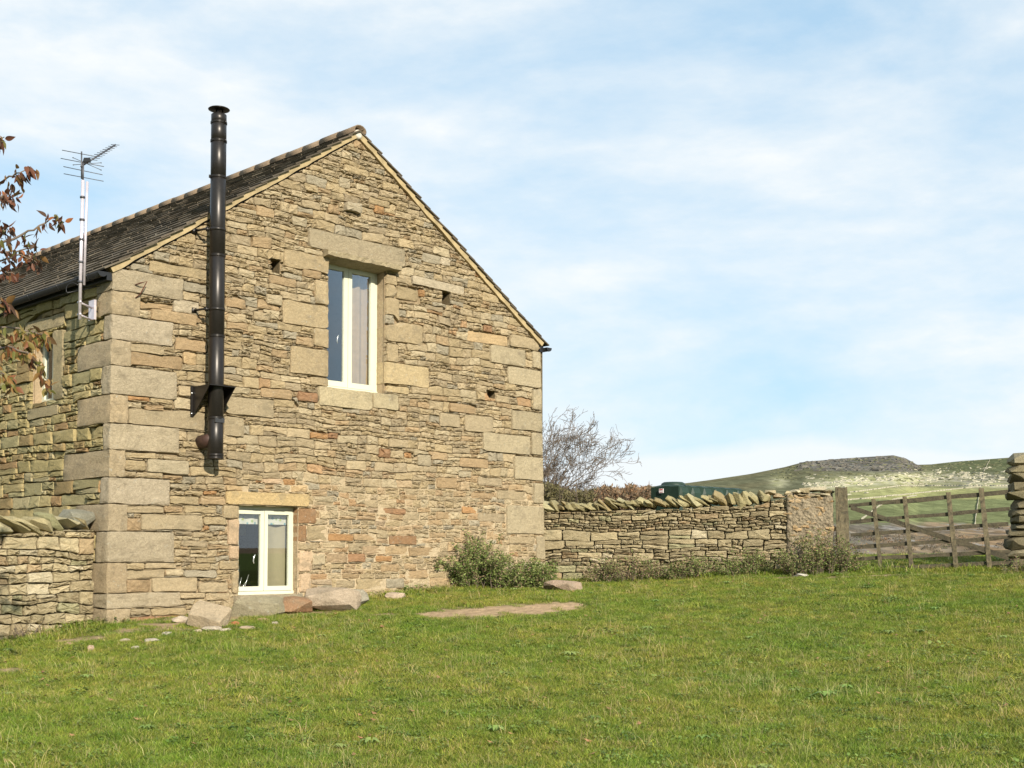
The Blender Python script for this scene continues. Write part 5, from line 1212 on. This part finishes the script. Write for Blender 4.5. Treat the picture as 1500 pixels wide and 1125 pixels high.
# ------------------------------------------------------------------ trees
def bare_tree(name, base, label, seed, height_, lean, levels=6, leafy=0, leafc=None, r0=.11, spread=.5, cat='tree', group=None, first=.28):
    rg = np.random.default_rng(seed); root = empty(name, base, label, cat, group); trunk = MB(); crown = MB(); lf = MB()
    def grow(p, d, ln, r, lv):
        mb = trunk if lv == 0 else crown; pts = [p]; rs = [r]; n = 5 if lv < 2 else 4
        for i in range(n):
            d = (d+Vector(rg.normal(0, .11+.03*lv, 3))+Vector(lean)*.06+Vector((0, 0, .03))).normalized(); p = p+d*ln/n; pts.append(p); rs.append(max(r*(1-.45*(i+1)/n), .0042))
        tube(mb, pts, rs, 8 if lv < 1 else 5 if lv < 3 else 3, (.1, .085, .065), cap=False)
        if lv >= levels:
            if leafy and rg.random() < leafy:
                for k in range(2): leafquad(lf, pts[-1]+rv(rg)*.03, rv(rg), rv(rg), .05, .035, np.array(leafc[rg.integers(len(leafc))]))
            return
        nb = (4 if lv == 0 else 3)
        for k in range(nb):
            i = n if k == 0 else rg.integers(max(1, n//3), n+1); q = pts[i]; ax_ = rv(rg); nd_ = (d+ax_*spread*(1 if k else .35)+Vector(lean)*.35).normalized()
            grow(q, nd_, ln*(rg.uniform(.6, .82) if lv else rg.uniform(.7, .95)), rs[i]*.68, lv+1)
    grow(Vector(base)-Vector((0, 0, .2)), Vector((lean[0]*.4, 0, 1)).normalized(), height_*first, r0, 0)
    trunk.build('trunk', M['bark'], root); crown.build('crown', M['twig'], root)
    if lf.v: lf.build('foliage', M['leaf'], root, smooth=False, kind='stuff')
b_ = at(764, 780, 27.0); bare_tree('bare_tree', Vector((b_.x, b_.y, gz(b_.x, b_.y))), "bare winter tree with fine twigs leaning out behind the barn's right corner", 21, 4.3, (.38, .1, .25), 7, 0, [(.22, .10, .05)], .13, .7)
b_ = at(905, 760, 27.5); bare_tree('sapling', Vector((b_.x, b_.y, gz(b_.x, b_.y))), "slim twiggy sapling with few brown leaves left of the oil tank", 33, 2.3, (.15, 0, .5), 5, .75, [(.20, .09, .05), (.26, .13, .07)], .03, .5, cat='sapling')
b_ = at(968, 760, 27.8); bare_tree('sapling', Vector((b_.x, b_.y, gz(b_.x, b_.y))), "leafy sapling tips poking up just behind the oil tank", 35, 1.75, (.2, 0, .4), 5, .8, [(.17, .08, .05), (.12, .08, .04)], .025, .6, cat='sapling')
# bracken bank behind the wall
rg = np.random.default_rng(8); lf = MB(); stb = MB()
for k in range(15000):
    px_ = rg.uniform(780, 952); Yk = rg.uniform(26, 30); top_ = np.interp(px_, [780, 820, 850, 880, 920, 952], [708, 712, 722, 717, 713, 714]) + 4*vn(px_*.08, 1.); py_ = top_+rg.random()**.8*32
    p = at(px_, py_, Yk); left = px_ < 872
    c = np.array(((.13, .11, .05), (.10, .085, .04), (.16, .14, .06)) [rg.integers(3)]) if left else np.array(((.24, .14, .075), (.19, .125, .075), (.27, .18, .10), (.15, .115, .07))[rg.integers(4)])
    leafquad(lf, p, rv(rg), rv(rg), rg.uniform(.05, .14), rg.uniform(.02, .05), c*rg.uniform(.7, 1.3))
for k in range(260):
    px_ = rg.uniform(785, 950); Yk = rg.uniform(26, 30); p = at(px_, 716, Yk); g_ = gz(p.x, p.y); tube(stb, [Vector((p.x, p.y, g_)), Vector((p.x+rg.normal(0, .1), p.y, (g_+p.z)/2)), Vector((p.x+rg.normal(0, .25), p.y, p.z+rg.uniform(-.2, .12)))], [.012, .009, .003], 4, (.15, .1, .07), cap=False)
brk = lf.build('bracken_foliage', M['bushleaf'], None, smooth=False, kind='stuff', label="rust-brown bracken and hedge tops showing over the long wall", cat='bracken')
stb.build('stems', M['twig'], brk, smooth=False, kind='stuff')

# near tree on the left: trunk outside the picture, autumn sprays reaching in
def near_tree():
    Yt = 9.3; tb = at(-420, 900, 9.6); base_ = Vector((tb.x, tb.y, gz(tb.x, tb.y)))
    root = empty('autumn_tree', base_, "near tree whose thin branches of reddish brown leaves reach in from the left", 'tree')
    rg = np.random.default_rng(55); mb = MB(); pk = [base_+Vector((0, 0, -.1)), base_+Vector((.05, 0, 1.2)), base_+Vector((.0, .05, 2.4)), base_+Vector((.1, 0, 3.8)), base_+Vector((.2, 0, 5.2))]; tube(mb, pk, [.12, .1, .085, .06, .03], 10); mb.build('trunk', M['bark'], root)
    sprays = [[(-380, 480), (-160, 330), (-40, 300), (8, 262), (28, 252), (45, 244)], [(-380, 480), (-150, 380), (-30, 300), (0, 293), (26, 285)], [(-380, 560), (-140, 420), (-20, 366), (18, 350), (50, 336), (78, 318), (90, 318)], [(-380, 560), (-120, 430), (-25, 372), (10, 370), (40, 365), (56, 362)],
        [(-380, 560), (-130, 440), (-30, 395), (4, 382), (32, 372), (54, 385)], [(-380, 560), (-130, 460), (-30, 420), (2, 395), (22, 402)], [(-380, 480), (-170, 290), (-50, 240), (-8, 210), (2, 204)], [(-380, 480), (-120, 330), (-40, 300), (0, 288), (14, 284)],
        [(-380, 620), (-130, 520), (-30, 490), (10, 478), (45, 486), (70, 492)], [(-380, 620), (-130, 540), (-30, 520), (12, 508), (40, 518), (60, 540), (72, 566)], [(-380, 620), (-100, 520), (-20, 500), (14, 515), (35, 512), (50, 500)], [(-380, 640), (-120, 590), (-40, 560), (4, 548), (20, 560)], [(-380, 560), (-120, 470), (-20, 452), (3, 440), (12, 448)], [(-380, 560), (-100, 400), (-20, 345), (4, 340), (12, 330)]]
    leafC = [((.12, .05, .03), 4), ((.16, .065, .035), 3), ((.09, .05, .03), 3), ((.20, .11, .04), 2), ((.14, .13, .04), 1.6), ((.32, .11, .03), .7)]; lowC = [((.22, .17, .05), 3), ((.16, .16, .045), 3), ((.30, .17, .06), 3), ((.22, .09, .04), 2), ((.12, .07, .03), 2)]
    me_cache = {}
    def leafmesh(c, key):
        if key in me_cache: return me_cache[key]
        vs = []; n = 6; f = []
        for i in range(n+1):
            u = i/n; w = .5*sin(pi*u**.8)*(1-.25*u)*.5; bend = -.18*u*u
            vs += [(u, -w, bend+w*.35), (u, 0, bend), (u, w, bend+w*.35)]
        for i in range(n): f += [(3*i, 3*i+1, 3*i+4, 3*i+3), (3*i+1, 3*i+2, 3*i+5, 3*i+4)]
        me = bpy.data.meshes.new('leaf'); me.from_pydata(vs, [], f); ca = me.color_attributes.new('col', 'FLOAT_COLOR', 'POINT'); ca.data.foreach_set('color', np.tile(np.r_[c, 1.], len(vs)))
        me.polygons.foreach_set('use_smooth', [True]*len(f)); me.materials.append(M['leaf']); me_cache[key] = me; return me
    for si, sp in enumerate(sprays):
        Ys = 9.2+rg.uniform(-.5, .6); low = sp[2][1] > 480; pts = [at(x, y, Ys+.12*vn(k*.8, si*1.)) for k, (x, y) in enumerate(sp)]; pts[0] = base_+Vector((0.02, 0, max(1.6, min(3.6, pts[0].z-base_.z))))
        fine = []; 
        for k in range(len(pts)-1):
            for q in range(4): fine.append(pts[k].lerp(pts[k+1], q/4)+rv(rg)*.008*(k > 1))
        fine.append(pts[-1]); nF = len(fine); mb = MB(); tube(mb, fine, [.014*(1-i/nF)+.0022 for i in range(nF)], 5, cap=False); br = mb.build('branch', M['twig'], root)
        vis = [i for i, p in enumerate(fine) if 750+F*p.x/p.y > -45]
        cnt = int((7 if not low else 12)*len(vis)/3.0)+6
        for k in range(cnt):
            i = vis[min(len(vis)-1, int(len(vis)*rg.random()**.7))]; p0 = fine[i]; p = p0+Vector((rg.normal(0, .022), rg.normal(0, .04), rg.normal(-.01, .02)))
            d = Vector((rg.normal(.18, .35), rg.normal(0, .35), -rg.uniform(.5, 1.1) if rg.random() < .85 else rg.uniform(.1, .5))).normalized()
            tab = lowC if low else leafC; ci = rg.choice(len(tab), p=np.array([b for a, b in tab])/sum(b for a, b in tab)); me = leafmesh(tab[ci][0], (low, int(ci)))
            lo = bpy.data.objects.new('leaf', me); COL.objects.link(lo); lo.parent = root; lo.location = p-worldloc(root)
            x_ = d; y_ = x_.cross(rv(rg)).normalized(); z_ = x_.cross(y_); ln = rg.uniform(.055, .10)
            mt_ = Matrix((x_, y_, z_)).transposed(); lo.rotation_euler = mt_.to_euler(); lo.scale = (ln, ln*rg.uniform(.75, 1.15), ln)
near_tree()

# ------------------------------------------------------------------ grass
def make_grass():
    rg = np.random.default_rng(99); src = bpy.data.collections.new('grass_tufts')          # not linked: only a source
    def tuft(name, nb, rad, h0, h1, w, cols, lean=.5, seed=0, base=None):
        r = np.random.default_rng(seed); vs = []; fs = []; cs = []
        for i in range(nb):
            a = r.uniform(0, 2*pi); q = rad*sqrt(r.random()); b = np.array((cos(a)*q, sin(a)*q, -.01)); h = r.uniform(h0, h1); la = r.uniform(0, 2*pi); ld = np.array((cos(la), sin(la), 0))*h*lean*r.uniform(.2, 1.3)
            sa = r.uniform(0, 2*pi); sv = np.array((cos(sa), sin(sa), 0))*w*r.uniform(.7, 1.2)/2; c = np.array(cols[r.integers(len(cols))])*r.uniform(.75, 1.25); k = len(vs)
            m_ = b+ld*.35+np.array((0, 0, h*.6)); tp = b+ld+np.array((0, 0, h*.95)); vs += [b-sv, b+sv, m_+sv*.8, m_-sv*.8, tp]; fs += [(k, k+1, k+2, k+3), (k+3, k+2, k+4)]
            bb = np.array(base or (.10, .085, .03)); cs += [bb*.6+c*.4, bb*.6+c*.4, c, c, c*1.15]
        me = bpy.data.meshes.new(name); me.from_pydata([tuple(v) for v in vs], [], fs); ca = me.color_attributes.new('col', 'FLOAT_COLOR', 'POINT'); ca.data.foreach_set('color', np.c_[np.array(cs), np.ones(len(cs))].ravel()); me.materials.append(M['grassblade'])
        o = bpy.data.objects.new(name, me); src.objects.link(o)
    gcols = [(.195, .25, .030), (.155, .215, .026), (.24, .28, .042), (.105, .155, .024), (.30, .29, .075)]; dry = [(.46, .39, .20), (.38, .32, .15), (.31, .28, .11)]
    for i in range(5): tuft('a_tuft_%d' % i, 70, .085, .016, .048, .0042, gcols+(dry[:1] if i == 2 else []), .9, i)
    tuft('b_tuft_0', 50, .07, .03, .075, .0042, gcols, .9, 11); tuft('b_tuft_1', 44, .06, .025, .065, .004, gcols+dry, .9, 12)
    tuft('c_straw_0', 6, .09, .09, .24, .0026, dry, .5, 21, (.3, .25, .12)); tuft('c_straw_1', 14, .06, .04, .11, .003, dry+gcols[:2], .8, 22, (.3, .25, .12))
    # the clover-like leaf tuft
    r = np.random.default_rng(4); vs = []; fs = []; cs = []
    for i in range(26):
        a = r.uniform(0, 2*pi); q = .07*sqrt(r.random()); c0 = np.array((cos(a)*q, sin(a)*q, r.uniform(.015, .045))); k = len(vs); R_ = r.uniform(.005, .010); tl_ = r.normal(0, .35, 2)
        for j in range(6): t_ = j*pi/3; x_, y_ = cos(t_)*R_, sin(t_)*R_; vs.append(c0+np.array((x_, y_, x_*tl_[0]+y_*tl_[1])))
        fs.append(tuple(range(k, k+6))); cs += [np.array((.16, .215, .055))*r.uniform(.7, 1.3)]*6
    me = bpy.data.meshes.new('a_clover'); me.from_pydata([tuple(v) for v in vs], [], fs); ca = me.color_attributes.new('col', 'FLOAT_COLOR', 'POINT'); ca.data.foreach_set('color', np.c_[np.array(cs), np.ones(len(cs))].ravel()); me.materials.append(M['grassblade']); src.objects.link(bpy.data.objects.new('a_clover', me))
    me = bpy.data.meshes.new('d_fallen_leaf'); L_ = .055; me.from_pydata([(-L_/2, 0, .03), (0, -L_*.3, .036), (L_/2, 0, .045), (0, L_*.3, .028)], [], [(0, 1, 2, 3)]); ca = me.color_attributes.new('col', 'FLOAT_COLOR', 'POINT'); ca.data.foreach_set('color', [.33, .19, .10, 1]*4); me.materials.append(M['grassblade']); src.objects.link(bpy.data.objects.new('d_fallen_leaf', me))
    vs = []; fs = []; r = np.random.default_rng(6)
    for i in range(9):
        a = i*2*pi/9+r.uniform(-.2, .2); l_ = r.uniform(.06, .11); w_ = l_*.16; k = len(vs); dx, dy = cos(a), sin(a)
        vs += [(0, 0, .012), (dx*l_*.5-dy*w_, dy*l_*.5+dx*w_, .05), (dx*l_, dy*l_, .03), (dx*l_*.5+dy*w_, dy*l_*.5-dx*w_, .05)]; fs.append((k, k+1, k+2, k+3))
    me = bpy.data.meshes.new('e_rosette'); me.from_pydata(vs, [], fs); ca = me.color_attributes.new('col', 'FLOAT_COLOR', 'POINT'); ca.data.foreach_set('color', [.20, .27, .08, 1]*len(vs)); me.materials.append(M['grassblade']); src.objects.link(bpy.data.objects.new('e_rosette', me))
    names = sorted(o.name for o in src.objects)         # a_clover, a_tuft0-4, b0-1, c0-1
    # points, denser near the camera
    n = 200000; X = rg.uniform(-9.5, 13, n); Y = 5.5+rg.random(n)**1.0*18.5
    keep = np.abs(X/Y) < .62; dens = np.clip((11.5/Y)**1.1, .35, 1.0); keep &= rg.random(n) < dens
    X, Y = X[keep], Y[keep]
    gs = (X-C0.x)*U[0]+(Y-C0.y)*U[1]; gd = (X-C0.x)*NG[0]+(Y-C0.y)*NG[1]; inb = (gs > -.02) & (gs < WALLW+.1) & (gd < .05) & (gd > -12)
    ls = (X-LW.o.x)*LW.u.x+(Y-LW.o.y)*LW.u.y; ld = (X-LW.o.x)*LW.n.x+(Y-LW.o.y)*LW.n.y; inb |= (ls > 0) & (ld < .02)
    rs_ = (X-RW.o.x)*RW.u.x+(Y-RW.o.y)*RW.u.y; rd = (X-RW.o.x)*RW.n.x+(Y-RW.o.y)*RW.n.y; inb |= (rs_ > -.3) & (rs_ < RPO) & (rd < .03) & (rd > -.6)
    inb |= (gs < 0) & (gd < -.2)
    em = earth_mask(X, Y); ok = ~inb & (rg.random(len(X)) > em*1.12)
    X, Y = X[ok], Y[ok]; rd, gd, ld = rd[ok], gd[ok], ld[ok]; Z = height(X, Y); m = len(X)
    big = fbm(X*.6, Y*.6, 61); idx = np.where(rg.random(m) < .05, 0, rg.integers(1, 6, m)); r_ = rg.random(m)
    idx = np.where(r_ < .16+.3*np.clip(big, 0, 1), rg.integers(6, 8, m), idx); sp = fbm(X*.9, Y*.9, 71)
    idx = np.where((rg.random(m) < .006+.07*np.clip(sp-.1, 0, 1)), 8, idx); idx = np.where(rg.random(m) < .015+.10*np.clip(sp, 0, 1), 9, idx)
    idx = np.where(rg.random(m) < .006, 10, idx); idx = np.where(rg.random(m) < .0007, 11, idx)
    sc_ = rg.uniform(.75, 1.25, m)*(1+.35*np.clip(fbm(X*1.7, Y*1.7, 81), -.6, 1)); near_w = (np.abs(rd-.15) < .2) | (np.abs(gd-.15) < .18) | (np.abs(ld-.15) < .18); sc_ = np.where(near_w & (em[ok] < .1), sc_*rg.uniform(1.2, 2.2, m), sc_); sc_ = np.where((idx < 8) & (rg.random(m) < .02), sc_*1.6, sc_)
    me = bpy.data.meshes.new('grass'); me.from_pydata(np.c_[X, Y, Z].tolist(), [], [])
    for nm, ty, dat in (('ti', 'INT', idx.astype(np.int32)), ('ts', 'FLOAT', sc_.astype(np.float32)), ('tr', 'FLOAT', rg.uniform(0, 6.283, m).astype(np.float32))):
        at_ = me.attributes.new(nm, ty, 'POINT'); at_.data.foreach_set('value', dat)
    ob = bpy.data.objects.new('grass', me); COL.objects.link(ob); ob['kind'] = 'stuff'; ob['label'] = "short grazed pasture grass with dry stalks covering the ground before the barn"; ob['category'] = 'grass'
    ng = bpy.data.node_groups.new('grass_scatter', 'GeometryNodeTree'); ng.interface.new_socket('Geometry', in_out='INPUT', socket_type='NodeSocketGeometry'); ng.interface.new_socket('Geometry', in_out='OUTPUT', socket_type='NodeSocketGeometry')
    gi = ng.nodes.new('NodeGroupInput'); go = ng.nodes.new('NodeGroupOutput'); ci = ng.nodes.new('GeometryNodeCollectionInfo'); ci.inputs[0].default_value = src; ci.inputs['Separate Children'].default_value = True; ci.inputs['Reset Children'].default_value = True
    ip = ng.nodes.new('GeometryNodeInstanceOnPoints'); ip.inputs['Pick Instance'].default_value = True; mp_ = ng.nodes.new('GeometryNodeMeshToPoints')
    def na(nm, ty):
        a = ng.nodes.new('GeometryNodeInputNamedAttribute'); a.data_type = ty; a.inputs[0].default_value = nm; return [o for o in a.outputs if o.enabled][0]
    cx_ = ng.nodes.new('ShaderNodeCombineXYZ'); l_ = ng.links.new
    l_(gi.outputs[0], ip.inputs['Points']); l_(ci.outputs[0], ip.inputs['Instance']); l_(na('ti', 'INT'), ip.inputs['Instance Index']); l_(na('ts', 'FLOAT'), ip.inputs['Scale']); l_(na('tr', 'FLOAT'), cx_.inputs[2]); l_(cx_.outputs[0], ip.inputs['Rotation']); l_(ip.outputs[0], go.inputs[0])
    md = ob.modifiers.new('scatter', 'NODES'); md.node_group = ng
make_grass()
print('objects', len(bpy.data.objects))
